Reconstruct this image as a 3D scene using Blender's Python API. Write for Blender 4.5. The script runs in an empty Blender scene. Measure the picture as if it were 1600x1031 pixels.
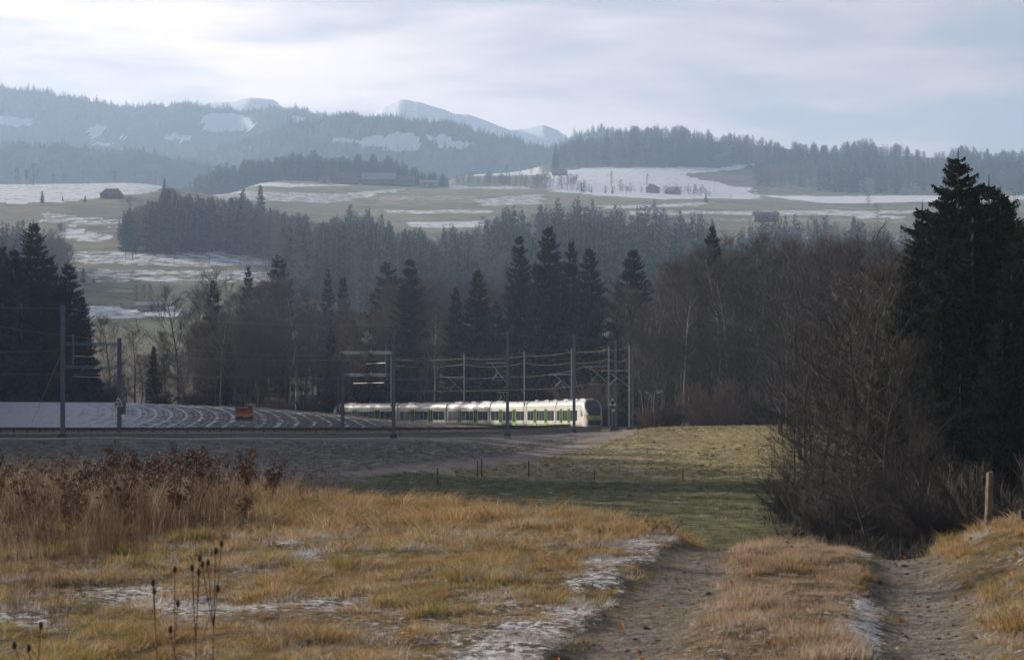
import bpy, math, random
import numpy as np
from mathutils import Vector, Matrix
R = math.radians
sc = bpy.context.scene
random.seed(7); rng = np.random.default_rng(7)

# ------------------------------------------------------------------ camera, light, exposure
F = 3000.0; HY = 650.0                      # focal length in photo pixels, eye level
cam = bpy.data.cameras.new('camera'); camo = bpy.data.objects.new('camera', cam)
sc.collection.objects.link(camo); sc.camera = camo
camo.location = (0, 0, 0); camo.rotation_euler = (R(90), 0, 0)
cam.sensor_width = 36; cam.lens = F / 1600 * 36
cam.shift_y = (HY - 515.5) / 1600
cam.clip_start = 0.3; cam.clip_end = 30000
cam.dof.use_dof = True; cam.dof.focus_distance = 230; cam.dof.aperture_fstop = 7.5

SUN_AZ = 56.0     # degrees left of the view direction
SUN_EL = 19.0
sun_dir = Vector((-math.sin(R(SUN_AZ)) * math.cos(R(SUN_EL)), math.cos(R(SUN_AZ)) * math.cos(R(SUN_EL)), math.sin(R(SUN_EL))))
sl = bpy.data.lights.new('sun', 'SUN'); sl.energy = 5.0; sl.angle = R(0.6); sl.color = (1.0, 0.89, 0.74)
so = bpy.data.objects.new('sun', sl); sc.collection.objects.link(so)
so.rotation_euler = (-sun_dir).to_track_quat('-Z', 'Y').to_euler()

world = bpy.data.worlds.new('World'); sc.world = world; world.use_nodes = True
wn = world.node_tree; wn.nodes.clear()
def N(nt, t, **kw):
    n = nt.nodes.new(t)
    for k, v in kw.items():
        if k == 'ins':
            for i, x in v.items():
                if isinstance(x, bpy.types.NodeSocket): nt.links.new(x, n.inputs[i])
                else: n.inputs[i].default_value = x
        else: setattr(n, k, v)
    return n
def M_(nt, op, a, b=None, c=None, clamp=False):
    ins = {0: a}
    if b is not None: ins[1] = b
    if c is not None: ins[2] = c
    return N(nt, 'ShaderNodeMath', operation=op, use_clamp=clamp, ins=ins).outputs[0]
def MIX(nt, f, a, b, mode='MIX'):
    return N(nt, 'ShaderNodeMix', data_type='RGBA', blend_type=mode, ins={0: f, 6: a, 7: b}).outputs[2]
def VM(nt, op, a, b=None):
    ins = {0: a}
    if b is not None: ins[1] = b
    return N(nt, 'ShaderNodeVectorMath', operation=op, ins=ins)
def build_world():
    nt = wn
    sky = N(nt, 'ShaderNodeTexSky', sky_type='NISHITA', sun_disc=False)
    sky.sun_elevation = R(SUN_EL); sky.sun_rotation = R(-SUN_AZ)
    sky.altitude = 800; sky.air_density = 1.0; sky.dust_density = 1.5
    skyc = MIX(nt, 1.0, sky.outputs[0], (0.060, 0.062, 0.066, 1), 'MULTIPLY')
    tc = N(nt, 'ShaderNodeTexCoord')
    d = VM(nt, 'NORMALIZE', tc.outputs['Generated']).outputs[0]
    sx = N(nt, 'ShaderNodeSeparateXYZ', ins={0: d})
    zz = M_(nt, 'MAXIMUM', sx.outputs[2], 0.0)
    den = M_(nt, 'ADD', zz, 0.10)
    cx = M_(nt, 'DIVIDE', sx.outputs[0], den); cy = M_(nt, 'DIVIDE', sx.outputs[1], den)
    cv = N(nt, 'ShaderNodeCombineXYZ', ins={0: cx, 1: cy, 2: 0.0}).outputs[0]
    n1 = N(nt, 'ShaderNodeTexNoise', ins={0: VM(nt, 'MULTIPLY', cv, (1.1, 1.5, 1)).outputs[0], 'Scale': 1.3, 'Detail': 7.0, 'Roughness': 0.55, 'Distortion': 0.3})
    n2 = N(nt, 'ShaderNodeTexNoise', ins={0: VM(nt, 'ADD', cv, (4.3, 1.7, 0)).outputs[0], 'Scale': 0.55, 'Detail': 3.0})
    dots = VM(nt, 'DOT_PRODUCT', d, tuple(sun_dir)).outputs['Value']
    glow = M_(nt, 'POWER', M_(nt, 'MAXIMUM', dots, 0.0), 3.0)
    # cloud cover: thick near the horizon, thinner higher up
    cov = M_(nt, 'ADD', n1.outputs[0], M_(nt, 'MULTIPLY', n2.outputs[0], 0.5))
    cov = M_(nt, 'SUBTRACT', cov, M_(nt, 'MULTIPLY', zz, 1.1))
    mask = N(nt, 'ShaderNodeMapRange', interpolation_type='SMOOTHSTEP', ins={0: cov, 1: 0.42, 2: 0.66, 3: 0.42, 4: 1.0}).outputs[0]
    over = N(nt, 'ShaderNodeMapRange', interpolation_type='SMOOTHSTEP', ins={0: zz, 1: .16, 2: .60, 3: 1.0, 4: .35}).outputs[0]
    mask = M_(nt, 'MULTIPLY', mask, over)
    bright = M_(nt, 'ADD', M_(nt, 'MULTIPLY', glow, 0.98), 0.245)
    tex = N(nt, 'ShaderNodeMapRange', ins={0: n1.outputs[0], 1: 0.34, 2: 0.66, 3: 0.90, 4: 1.09}).outputs[0]
    bright = M_(nt, 'MULTIPLY', bright, tex)
    warm = MIX(nt, M_(nt, 'MULTIPLY', glow, 1.3, clamp=True), (1.28, 1.06, 1.04, 1), (1.52, 1.20, 0.92, 1))
    cl = MIX(nt, 1.0, warm, N(nt, 'ShaderNodeCombineXYZ', ins={0: bright, 1: bright, 2: bright}).outputs[0], 'MULTIPLY')
    col = MIX(nt, mask, MIX(nt, 1.0, skyc, (.62, .58, .56, 1), 'MULTIPLY'), cl)
    # below the horizon: dim ground tone
    below = M_(nt, 'LESS_THAN', sx.outputs[2], -0.02)
    col = MIX(nt, below, col, (0.10, 0.11, 0.12, 1))
    bg = N(nt, 'ShaderNodeBackground', ins={0: col, 1: 1.0})
    out = N(nt, 'ShaderNodeOutputWorld', ins={0: bg.outputs[0]})
build_world()
sc.view_settings.view_transform = 'Standard'; sc.view_settings.look = 'None'
sc.view_settings.gamma = 1; sc.view_settings.use_curve_mapping = False
sc.view_settings.exposure = 1.0
sc.cycles.use_denoising = True
sc.cycles.max_bounces = 6; sc.cycles.diffuse_bounces = 2; sc.cycles.transmission_bounces = 3
sc.cycles.volume_bounces = 1; sc.cycles.transparent_max_bounces = 6
HAZE_DENSITY = 0.00019

# ------------------------------------------------------------------ helpers
C = sc.collection
def P(px, py, D): return Vector(((px - 800) / F * D, D, (HY - py) / F * D))
def tag(o, label=None, cat=None, group=None, kind=None):
    if label: o['label'] = label
    if cat: o['category'] = cat
    if group: o['group'] = group
    if kind: o['kind'] = kind
    return o
def empty(name, loc, rz=0.0, label=None, cat=None, group=None):
    o = bpy.data.objects.new(name, None); C.objects.link(o)
    o.location = loc; o.rotation_euler = (0, 0, rz); o.empty_display_size = 0.2
    return tag(o, label, cat, group)
class MB:
    def __init__(s): s.v = []; s.f = []; s.m = []
    def quad(s, a, b, c, d, m=0):
        i = len(s.v); s.v += [tuple(a), tuple(b), tuple(c), tuple(d)]; s.f.append((i, i+1, i+2, i+3)); s.m.append(m)
    def tri(s, a, b, c, m=0):
        i = len(s.v); s.v += [tuple(a), tuple(b), tuple(c)]; s.f.append((i, i+1, i+2)); s.m.append(m)
    def box(s, c, size, rz=0.0, m=0, ch=0.0):
        hx, hy, hz = size[0]/2, size[1]/2, size[2]/2
        i = len(s.v); ca, sa = math.cos(rz), math.sin(rz)
        for z in (-hz, hz):
            for x, y in ((-hx, -hy), (hx, -hy), (hx, hy), (-hx, hy)):
                s.v.append((c[0] + x*ca - y*sa, c[1] + x*sa + y*ca, c[2] + z))
        for q in ((0, 3, 2, 1), (4, 5, 6, 7), (0, 1, 5, 4), (1, 2, 6, 5), (2, 3, 7, 6), (3, 0, 4, 7)):
            s.f.append(tuple(i + k for k in q)); s.m.append(m)
    def seg(s, p0, p1, r0, r1, n=5, m=0, cap=False):
        p0 = Vector(p0); p1 = Vector(p1); d = p1 - p0
        if d.length < 1e-6: return
        d.normalize(); a = d.orthogonal().normalized(); b = d.cross(a)
        i = len(s.v)
        for p, r in ((p0, r0), (p1, r1)):
            for k in range(n):
                t = 2*math.pi*k/n; q = p + (a*math.cos(t) + b*math.sin(t))*r; s.v.append(tuple(q))
        for k in range(n):
            k2 = (k+1) % n; s.f.append((i+k, i+k2, i+n+k2, i+n+k)); s.m.append(m)
        if cap:
            s.f.append(tuple(i+n+k for k in range(n))); s.m.append(m)
            s.f.append(tuple(i+n-1-k for k in range(n))); s.m.append(m)
    def tube(s, pts, r, n=5, m=0):
        for a, b in zip(pts[:-1], pts[1:]): s.seg(a, b, r, r, n, m)
    def prism(s, poly, y0, y1, m=0):          # polygon in xz, extruded along y
        i = len(s.v); n = len(poly)
        for y in (y0, y1):
            for x, z in poly: s.v.append((x, y, z))
        for k in range(n):
            k2 = (k+1) % n; s.f.append((i+k, i+k2, i+n+k2, i+n+k)); s.m.append(m)
        s.f.append(tuple(i+n-1-k for k in range(n))); s.m.append(m); s.f.append(tuple(i+n+k for k in range(n))); s.m.append(m)
    def mesh(s, name, mats, smooth=False):
        me = bpy.data.meshes.new(name); me.from_pydata(s.v, [], s.f)
        for k in (mats if isinstance(mats, (list, tuple)) else [mats]): me.materials.append(k)
        if len(me.materials) > 1: me.polygons.foreach_set('material_index', s.m)
        if smooth: me.polygons.foreach_set('use_smooth', [True]*len(me.polygons))
        me.update(); return me
    def build(s, name, mats, parent=None, smooth=False, loc=None):
        return put(name, s.mesh(name, mats, smooth), parent, loc)
def put(name, me, parent=None, loc=None):
    o = bpy.data.objects.new(name, me); C.objects.link(o)
    if parent: o.parent = parent
    if loc is not None: o.location = loc
    return o
def copy_thing(src, loc, rz=0.0, scale=None, label=None, group=None):
    r = src.copy(); C.objects.link(r); r.location = loc; r.rotation_euler = (0, 0, rz)
    if scale is not None: r.scale = scale
    if label: r['label'] = label
    if group: r['group'] = group
    for ch in src.children:
        c = ch.copy(); C.objects.link(c); c.parent = r
        for g in ch.children:
            d = g.copy(); C.objects.link(d); d.parent = c
    return r

# numpy value noise
def _h(x, y, s):
    h = (x.astype(np.int64)*374761393 + y.astype(np.int64)*668265263 + s*1442695041) & 0xffffffff
    h = ((h ^ (h >> 13))*1274126177) & 0xffffffff
    return ((h ^ (h >> 16)) & 0xffffff)/float(0xffffff)
def vn(x, y, s=0):
    x = np.asarray(x, float); y = np.asarray(y, float)
    xi = np.floor(x); yi = np.floor(y); fx = x-xi; fy = y-yi
    fx = fx*fx*(3-2*fx); fy = fy*fy*(3-2*fy)
    a = _h(xi, yi, s); b = _h(xi+1, yi, s); c = _h(xi, yi+1, s); d = _h(xi+1, yi+1, s)
    return (a*(1-fx)+b*fx)*(1-fy)+(c*(1-fx)+d*fx)*fy
def fbm(x, y, s=0, o=4):
    t = 0; a = .5; n = 0
    for k in range(o): t = t+a*vn(x*2**k, y*2**k, s+k); n += a; a *= .5
    return t/n
def sstep(a, b, x):
    t = np.clip((np.asarray(x, float)-a)/(b-a), 0, 1); return t*t*(3-2*t)

# ------------------------------------------------------------------ materials
def material(name):
    m = bpy.data.materials.new(name); m.use_nodes = True; nt = m.node_tree; nt.nodes.clear()
    out = N(nt, 'ShaderNodeOutputMaterial'); return m, nt, out
def plain(name, col, rough=0.6, metal=0.0, var=0.15, scale=3.0, bump=0.0, emit=None, spec=0.5, dirt=None):
    m, nt, out = material(name)
    tc = N(nt, 'ShaderNodeTexCoord'); n = N(nt, 'ShaderNodeTexNoise', ins={0: tc.outputs['Object'], 'Scale': scale, 'Detail': 5.0})
    f = N(nt, 'ShaderNodeMapRange', ins={0: n.outputs[0], 1: 0.3, 2: 0.7, 3: 1-var, 4: 1+var}).outputs[0]
    c = MIX(nt, 1.0, (*col, 1), N(nt, 'ShaderNodeCombineXYZ', ins={0: f, 1: f, 2: f}).outputs[0], 'MULTIPLY')
    b = N(nt, 'ShaderNodeBsdfPrincipled', ins={'Roughness': rough, 'Metallic': metal, 'Specular IOR Level': spec})
    nt.links.new(c, b.inputs['Base Color'])
    if bump:
        bp = N(nt, 'ShaderNodeBump', ins={'Strength': bump, 'Height': n.outputs[0]}); nt.links.new(bp.outputs[0], b.inputs['Normal'])
    if emit: b.inputs['Emission Color'].default_value = (*emit[0], 1); b.inputs['Emission Strength'].default_value = emit[1]
    nt.links.new(b.outputs[0], out.inputs[0]); return m
def leafy(name, cols, trans=0.4, rough=0.7, spec=0.25, scale=0.35):
    """thin plant matter: colour differs from clump to clump and instance to instance"""
    m, nt, out = material(name)
    oi = N(nt, 'ShaderNodeObjectInfo'); g = N(nt, 'ShaderNodeNewGeometry')
    n = N(nt, 'ShaderNodeTexNoise', ins={0: g.outputs['Position'], 'Scale': scale, 'Detail': 3.0})
    f = M_(nt, 'ADD', M_(nt, 'MULTIPLY', oi.outputs['Random'], 0.55), M_(nt, 'MULTIPLY', n.outputs[0], 0.75))
    f = M_(nt, 'SUBTRACT', f, 0.15, clamp=True)
    cr = N(nt, 'ShaderNodeValToRGB', ins={0: f}); e = cr.color_ramp.elements
    e[0].color = (*cols[0], 1); e[-1].color = (*cols[-1], 1); e[0].position = 0.1; e[-1].position = 0.9
    for k in range(1, len(cols)-1):
        q = e.new(0.1+0.8*k/(len(cols)-1)); q.color = (*cols[k], 1)
    d = N(nt, 'ShaderNodeBsdfPrincipled', ins={'Base Color': cr.outputs[0], 'Roughness': rough, 'Specular IOR Level': spec})
    if trans:
        t = N(nt, 'ShaderNodeBsdfTranslucent', ins={0: cr.outputs[0]})
        mx = N(nt, 'ShaderNodeMixShader', ins={0: trans, 1: d.outputs[0], 2: t.outputs[0]})
        nt.links.new(mx.outputs[0], out.inputs[0])
    else: nt.links.new(d.outputs[0], out.inputs[0])
    return m
MT = {}
MT['spruce'] = leafy('spruce_needles', [(.009, .015, .008), (.018, .027, .012), (.030, .039, .016)], 0.12, rough=.95, spec=.05, scale=.5)
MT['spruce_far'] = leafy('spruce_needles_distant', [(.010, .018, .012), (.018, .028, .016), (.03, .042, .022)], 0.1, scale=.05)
MT['twig'] = leafy('bare_twigs', [(.055, .042, .037), (.08, .061, .053), (.108, .080, .067)], 0.0, scale=.08)
MT['twig_red'] = leafy('reddish_twigs', [(.13, .06, .035), (.19, .09, .05)], 0.0, scale=.2)
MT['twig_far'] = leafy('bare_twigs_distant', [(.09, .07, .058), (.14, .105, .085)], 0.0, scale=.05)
MT['bark'] = plain('tree_bark', (.085, .07, .058), .9, var=.35, scale=4, bump=.4)
MT['bark_dark'] = plain('dark_tree_bark', (.04, .034, .029), .9, var=.35, scale=4, bump=.4)
MT['bark_pale'] = plain('pale_birch_bark', (.34, .31, .27), .8, var=.35, scale=3, bump=.3)
MT['steel'] = plain('galvanised_mast_steel', (.12, .155, .18), .85, .0, var=.12, spec=.15)
MT['steel_light'] = plain('pale_mast_steel', (.36, .38, .38), .45, .4, var=.1)
MT['concrete'] = plain('concrete', (.30, .29, .27), .9, var=.2, scale=5)
MT['dark'] = plain('black_rubber', (.015, .016, .018), .6)
MT['rust'] = plain('rusty_dark_steel', (.045, .038, .034), .7, .2, var=.3, scale=6)
MT['white'] = plain('train_white_paint', (.60, .60, .59), .30, var=.09, scale=.8)
MT['roof'] = plain('train_roof_paint', (.58, .58, .60), .34, var=.10, scale=1.0)
MT['skirt'] = plain('train_grey_skirt', (.26, .245, .23), .6, var=.2, scale=2)
MT['green'] = plain('train_green_paint', (.24, .46, .05), .32, var=.04)
MT['glass'] = plain('train_tinted_glass', (.03, .036, .042), .06, .0, var=.1, spec=1.0)
MT['screen'] = plain('windscreen_glass', (.012, .016, .02), .05, .0, var=.1, spec=.8)
MT['blue'] = plain('blue_marking', (.03, .07, .30), .4)
MT['yellow'] = plain('yellow_marking', (.6, .42, .03), .5)
MT['tail'] = plain('lit_tail_lamp', (.5, .05, .05), .3, emit=((1, .12, .12), .9))
MT['wood'] = plain('weathered_post_wood', (.13, .11, .09), .9, var=.45, scale=9, bump=.5)
MT['wood_dark'] = plain('dark_post_wood', (.10, .085, .07), .9, var=.3, scale=9)
MT['signwhite'] = plain('signal_white_enamel', (.62, .64, .62), .5, var=.08)
MT['beige'] = plain('beige_board', (.55, .38, .22), .8, var=.12, scale=4)
MT['wall_pale'] = plain('farmhouse_plaster', (.26, .23, .20), .9, var=.1)
MT['wall_wood'] = plain('farmhouse_timber', (.12, .085, .06), .9, var=.2)
MT['roof_red'] = plain('red_roof_tiles', (.11, .065, .055), .9, var=.2)
MT['roof_dark'] = plain('dark_roof_tiles', (.10, .075, .065), .9, var=.2)
MT['roof_grey'] = plain('grey_sheet_roof', (.20, .21, .22), .6, var=.1)
MT['wire'] = plain('catenary_wire', (.30, .25, .17), .4, .6)
MT['soilclod'] = plain('soil_clods', (.085, .068, .05), .95, var=.3)
MT['deadleaf'] = leafy('fallen_leaves', [(.25, .09, .03), (.34, .14, .04), (.20, .12, .05)], .2)
MT['g_dry'] = leafy('dry_orange_grass', [(.13, .075, .03), (.36, .21, .075), (.22, .16, .05), (.52, .38, .22), (.42, .28, .11), (.62, .54, .44)], .38, scale=2.2)
MT['g_green'] = leafy('yellow_green_grass', [(.22, .17, .06), (.30, .26, .07), (.16, .17, .045)], .5, scale=.9)
MT['g_frost'] = leafy('frosted_grass', [(.30, .24, .17), (.48, .45, .42), (.68, .68, .70)], .35, scale=1.2)
MT['g_brown'] = leafy('tall_brown_weeds', [(.06, .038, .027), (.15, .095, .06), (.10, .062, .042), (.25, .18, .12)], .28, scale=1.6)
MT['g_pale'] = leafy('pale_seed_grass', [(.34, .27, .19), (.50, .42, .30)], .4, scale=.6)
MT['g_meadow'] = leafy('meadow_tussocks', [(.20, .165, .07), (.34, .29, .14), (.50, .43, .28)], .35, scale=.04)
MT['g_shade'] = leafy('shade_toned_green_tussocks', [(.075, .078, .026), (.115, .115, .04), (.17, .16, .065)], .3, scale=.04)  # green grass, darkened in colour for the shade over the hollow
MT['g_strip'] = leafy('pale_dry_strip_grass', [(.20, .13, .08), (.42, .31, .21), (.58, .46, .36)], .38, scale=3.0)
MT['g_bank'] = leafy('greyish_bank_grass', [(.10, .09, .075), (.18, .165, .14), (.30, .285, .27)], .3, scale=.06)
MT['g_verge'] = leafy('dry_verge_grass', [(.22, .15, .08), (.36, .27, .16)], .35, scale=.2)
MT['seed'] = leafy('brown_seed_heads', [(.035, .02, .014), (.08, .04, .026), (.11, .056, .036)], .15, scale=2)
MT['teasel'] = plain('dark_seed_head', (.07, .042, .026), .9, var=.4, scale=60)

def ground_material():
    m, nt, out = material('frosty_ground')
    ac = N(nt, 'ShaderNodeAttribute', attribute_name='base'); asn = N(nt, 'ShaderNodeAttribute', attribute_name='snow')
    afu = N(nt, 'ShaderNodeAttribute', attribute_name='furrow')
    g = N(nt, 'ShaderNodeNewGeometry'); pos = g.outputs['Position']
    cd = VM(nt, 'LENGTH', pos).outputs['Value']
    def noise(s, d=4.0, r=.55): return N(nt, 'ShaderNodeTexNoise', ins={0: pos, 'Scale': s, 'Detail': d, 'Roughness': r}).outputs[0]
    nf = noise(9.0, 6.0, .65); nm = noise(0.7, 6.0, .7); nl = noise(0.045, 7.0, .65)
    far = N(nt, 'ShaderNodeMapRange', ins={0: cd, 1: 60.0, 2: 420.0}).outputs[0]
    mid = N(nt, 'ShaderNodeMapRange', ins={0: cd, 1: 25.0, 2: 70.0}).outputs[0]
    nn = MIX(nt, far, MIX(nt, mid, nf, nm), nl)
    f = N(nt, 'ShaderNodeMapRange', ins={0: nn, 1: .32, 2: .68, 3: .55, 4: 1.5}).outputs[0]
    f2 = N(nt, 'ShaderNodeMapRange', ins={0: nm, 1: .3, 2: .7, 3: .8, 4: 1.2}).outputs[0]
    ff = M_(nt, 'MULTIPLY', f, f2)
    base = MIX(nt, 1.0, ac.outputs['Color'], N(nt, 'ShaderNodeCombineXYZ', ins={0: ff, 1: ff, 2: ff}).outputs[0], 'MULTIPLY')
    # plough lines: rings round a far centre
    dv = VM(nt, 'SUBTRACT', pos, (-289.0, 226.0, 0.0)).outputs[0]
    sp = N(nt, 'ShaderNodeSeparateXYZ', ins={0: dv})
    rr = M_(nt, 'SQRT', M_(nt, 'ADD', M_(nt, 'MULTIPLY', sp.outputs[0], sp.outputs[0]), M_(nt, 'MULTIPLY', sp.outputs[1], sp.outputs[1])))
    wob = noise(.05, 2.0)
    ph = M_(nt, 'ADD', M_(nt, 'MULTIPLY', rr, 2*math.pi/2.15), M_(nt, 'MULTIPLY', wob, 4.0))
    w = M_(nt, 'POWER', M_(nt, 'MAXIMUM', M_(nt, 'SINE', ph), 0.0), 3.0)
    w2 = M_(nt, 'SINE', M_(nt, 'MULTIPLY', ph, 3.1))
    brk = N(nt, 'ShaderNodeMapRange', ins={0: noise(.22, 5.0, .75), 1: .40, 2: .60, 3: .05, 4: 1.0}).outputs[0]
    w = M_(nt, 'SUBTRACT', M_(nt, 'ADD', M_(nt, 'MULTIPLY', M_(nt, 'MULTIPLY', w, .62), brk), M_(nt, 'MULTIPLY', w2, .08)), .12)
    w = M_(nt, 'MULTIPLY', w, afu.outputs['Fac'])
    nb = N(nt, 'ShaderNodeMapRange', ins={0: noise(.9, 8.0, .85), 1: .38, 2: .62, 3: .10, 4: .92}).outputs[0]
    snn = MIX(nt, far, MIX(nt, mid, N(nt, 'ShaderNodeMapRange', ins={0: noise(11.0, 7.0, .8), 1: .36, 2: .62, 3: .05, 4: 1.0}).outputs[0], nb), MIX(nt, afu.outputs['Fac'], N(nt, 'ShaderNodeMapRange', ins={0: noise(.11, 10.0, .85), 1: .36, 2: .62, 3: .12, 4: .95}).outputs[0], nb))
    sn = M_(nt, 'ADD', asn.outputs['Fac'], w)
    mask = M_(nt, 'MULTIPLY', M_(nt, 'SUBTRACT', sn, snn), 5.0, clamp=True)
    col = MIX(nt, mask, base, (.62, .64, .68, 1))
    b = N(nt, 'ShaderNodeBsdfPrincipled', ins={'Base Color': col, 'Roughness': .92, 'Specular IOR Level': .15})
    hgt = M_(nt, 'ADD', M_(nt, 'MULTIPLY', nf, .35), M_(nt, 'MULTIPLY', nm, 1.0))
    bp = N(nt, 'ShaderNodeBump', ins={'Strength': .8, 'Distance': .25, 'Height': hgt}); nt.links.new(bp.outputs[0], b.inputs['Normal'])
    nt.links.new(b.outputs[0], out.inputs[0]); return m
MT['ground'] = ground_material()
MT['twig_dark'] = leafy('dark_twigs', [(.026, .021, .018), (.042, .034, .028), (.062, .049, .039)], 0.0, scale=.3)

# ------------------------------------------------------------------ terrain height
# columns at photo x; each is (distance, height) in metres relative to the eye
def yz(D, y): return (D, (HY - y)/F*D)
NEAR = {   # crest of the near bank: (px): [(D,z)...]
 -600: [(3,-1.62),(12.6,-1.6),(20,-1.5),(30,-1.32),(36,-1.32),(46,-2.3),(62,-4.0)],
 300:  [(3,-1.62),(12.6,-1.6),(20,-1.5),(30,-1.34),(36,-1.34),(46,-2.3),(62,-4.0)],
 480:  [(3,-1.62),(12.6,-1.6),(20,-1.5),(30,-1.34),(35,-1.36),(44,-2.3),(62,-4.1)],
 700:  [(3,-1.62),(12.6,-1.6),(20,-1.46),(28,-1.33),(32,-1.41),(41,-2.5),(62,-4.5)],
 900:  [(3,-1.62),(12.6,-1.6),(19,-1.44),(25,-1.29),(28,-1.40),(37,-2.7),(60,-4.8)],
 1020: [(3,-1.62),(12.6,-1.59),(18,-1.45),(22.5,-1.30),(25,-1.38),(33,-2.8),(58,-4.9)],
 1090: [(3,-1.62),(12.6,-1.60),(17,-1.50),(20.5,-1.40),(22.5,-1.48),(30,-2.9),(58,-5.0)],
 1420: [(3,-1.62),(12.6,-1.60),(17,-1.52),(20,-1.44),(22,-1.56),(30,-3.1),(58,-5.1)],
 1560: [(3,-1.62),(12.6,-1.58),(17,-1.45),(21,-1.32),(24,-1.38),(33,-2.9),(58,-5.0)],
 2200: [(3,-1.62),(12.6,-1.55),(17,-1.40),(21,-1.25),(26,-1.3),(36,-2.9),(58,-4.9)],
}
MIDP = {
 -600: [(90,-4.7),(128,-4.6),(150,-3.6),(162,-2.2),(167,-1.95),(212,-1.95),(222,-1.7),(240,-.9),(318,2.5),(345,1.6),(400,.5)],
 0:    [(90,-4.7),(128,-4.6),(150,-3.6),(162,-2.2),(167,-1.95),(212,-1.95),(222,-1.7),(240,-.9),(318,2.45),(345,1.4),(400,.5)],
 200:  [(90,-4.7),(130,-4.7),(152,-3.7),(166,-2.25),(172,-1.98),(214,-1.98),(224,-1.75),(242,-.9),(318,2.35),(345,1.0),(400,0)],
 400:  [(90,-4.7),(132,-4.7),(160,-3.7),(180,-2.4),(187,-2.12),(222,-2.05),(230,-1.8),(246,-1.0),(312,1.6),(340,.2),(400,-.8)],
 520:  [(90,-4.7),(132,-4.6),(166,-3.6),(189,-2.5),(196,-2.25),(228,-2.1),(236,-1.85),(250,-1.2),(305,.65),(330,-1.0),(400,-1.5)],
 620:  [(90,-4.8),(135,-4.6),(170,-3.5),(193,-2.6),(200,-2.3),(232,-2.1),(240,-1.85),(255,-1.5),(298,-.5),(325,-1.7),(400,-1.8)],
 700:  [(90,-4.9),(140,-4.8),(172,-3.7),(200,-2.65),(208,-2.35),(236,-2.1),(246,-1.85),(262,-1.6),(290,-1.1),(315,-1.8),(400,-1.9)],
 800:  [(90,-5.0),(145,-5.0),(175,-4.2),(205,-2.9),(217,-2.38),(240,-2.1),(252,-1.9),(268,-1.75),(284,-1.7),(320,-1.85),(400,-1.9)],
 900:  [(100,-5.05),(150,-4.95),(180,-4.2),(215,-2.95),(232,-2.3),(246,-1.95),(262,-1.86),(290,-1.86),(400,-1.9)],
 960:  [(100,-5.1),(150,-4.95),(180,-4.1),(215,-2.8),(238,-2.0),(250,-1.83),(270,-1.86),(400,-1.9)],
 1030: [(75,-5.0),(100,-5.2),(150,-4.95),(180,-4.0),(215,-2.5),(236,-1.65),(247,-1.50),(256,-1.7),(270,-1.86),(400,-1.0)],
 1120: [(75,-5.0),(100,-5.2),(150,-4.95),(180,-3.95),(215,-2.35),(236,-1.45),(248,-1.32),(257,-1.7),(270,-1.86),(400,1)],
 1230: [(75,-5.0),(100,-5.2),(150,-4.9),(180,-3.85),(215,-2.25),(236,-1.35),(248,-1.16),(257,-1.6),(270,-1.8),(400,3)],
 1350: [(75,-5.0),(100,-5.1),(150,-4.6),(180,-3.6),(215,-2.0),(240,-1.2),(250,-1.0),(400,4)],
 2200: [(75,-4.9),(100,-4.9),(150,-3.6),(180,-2.0),(215,0),(250,2),(400,8)],
}
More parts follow.
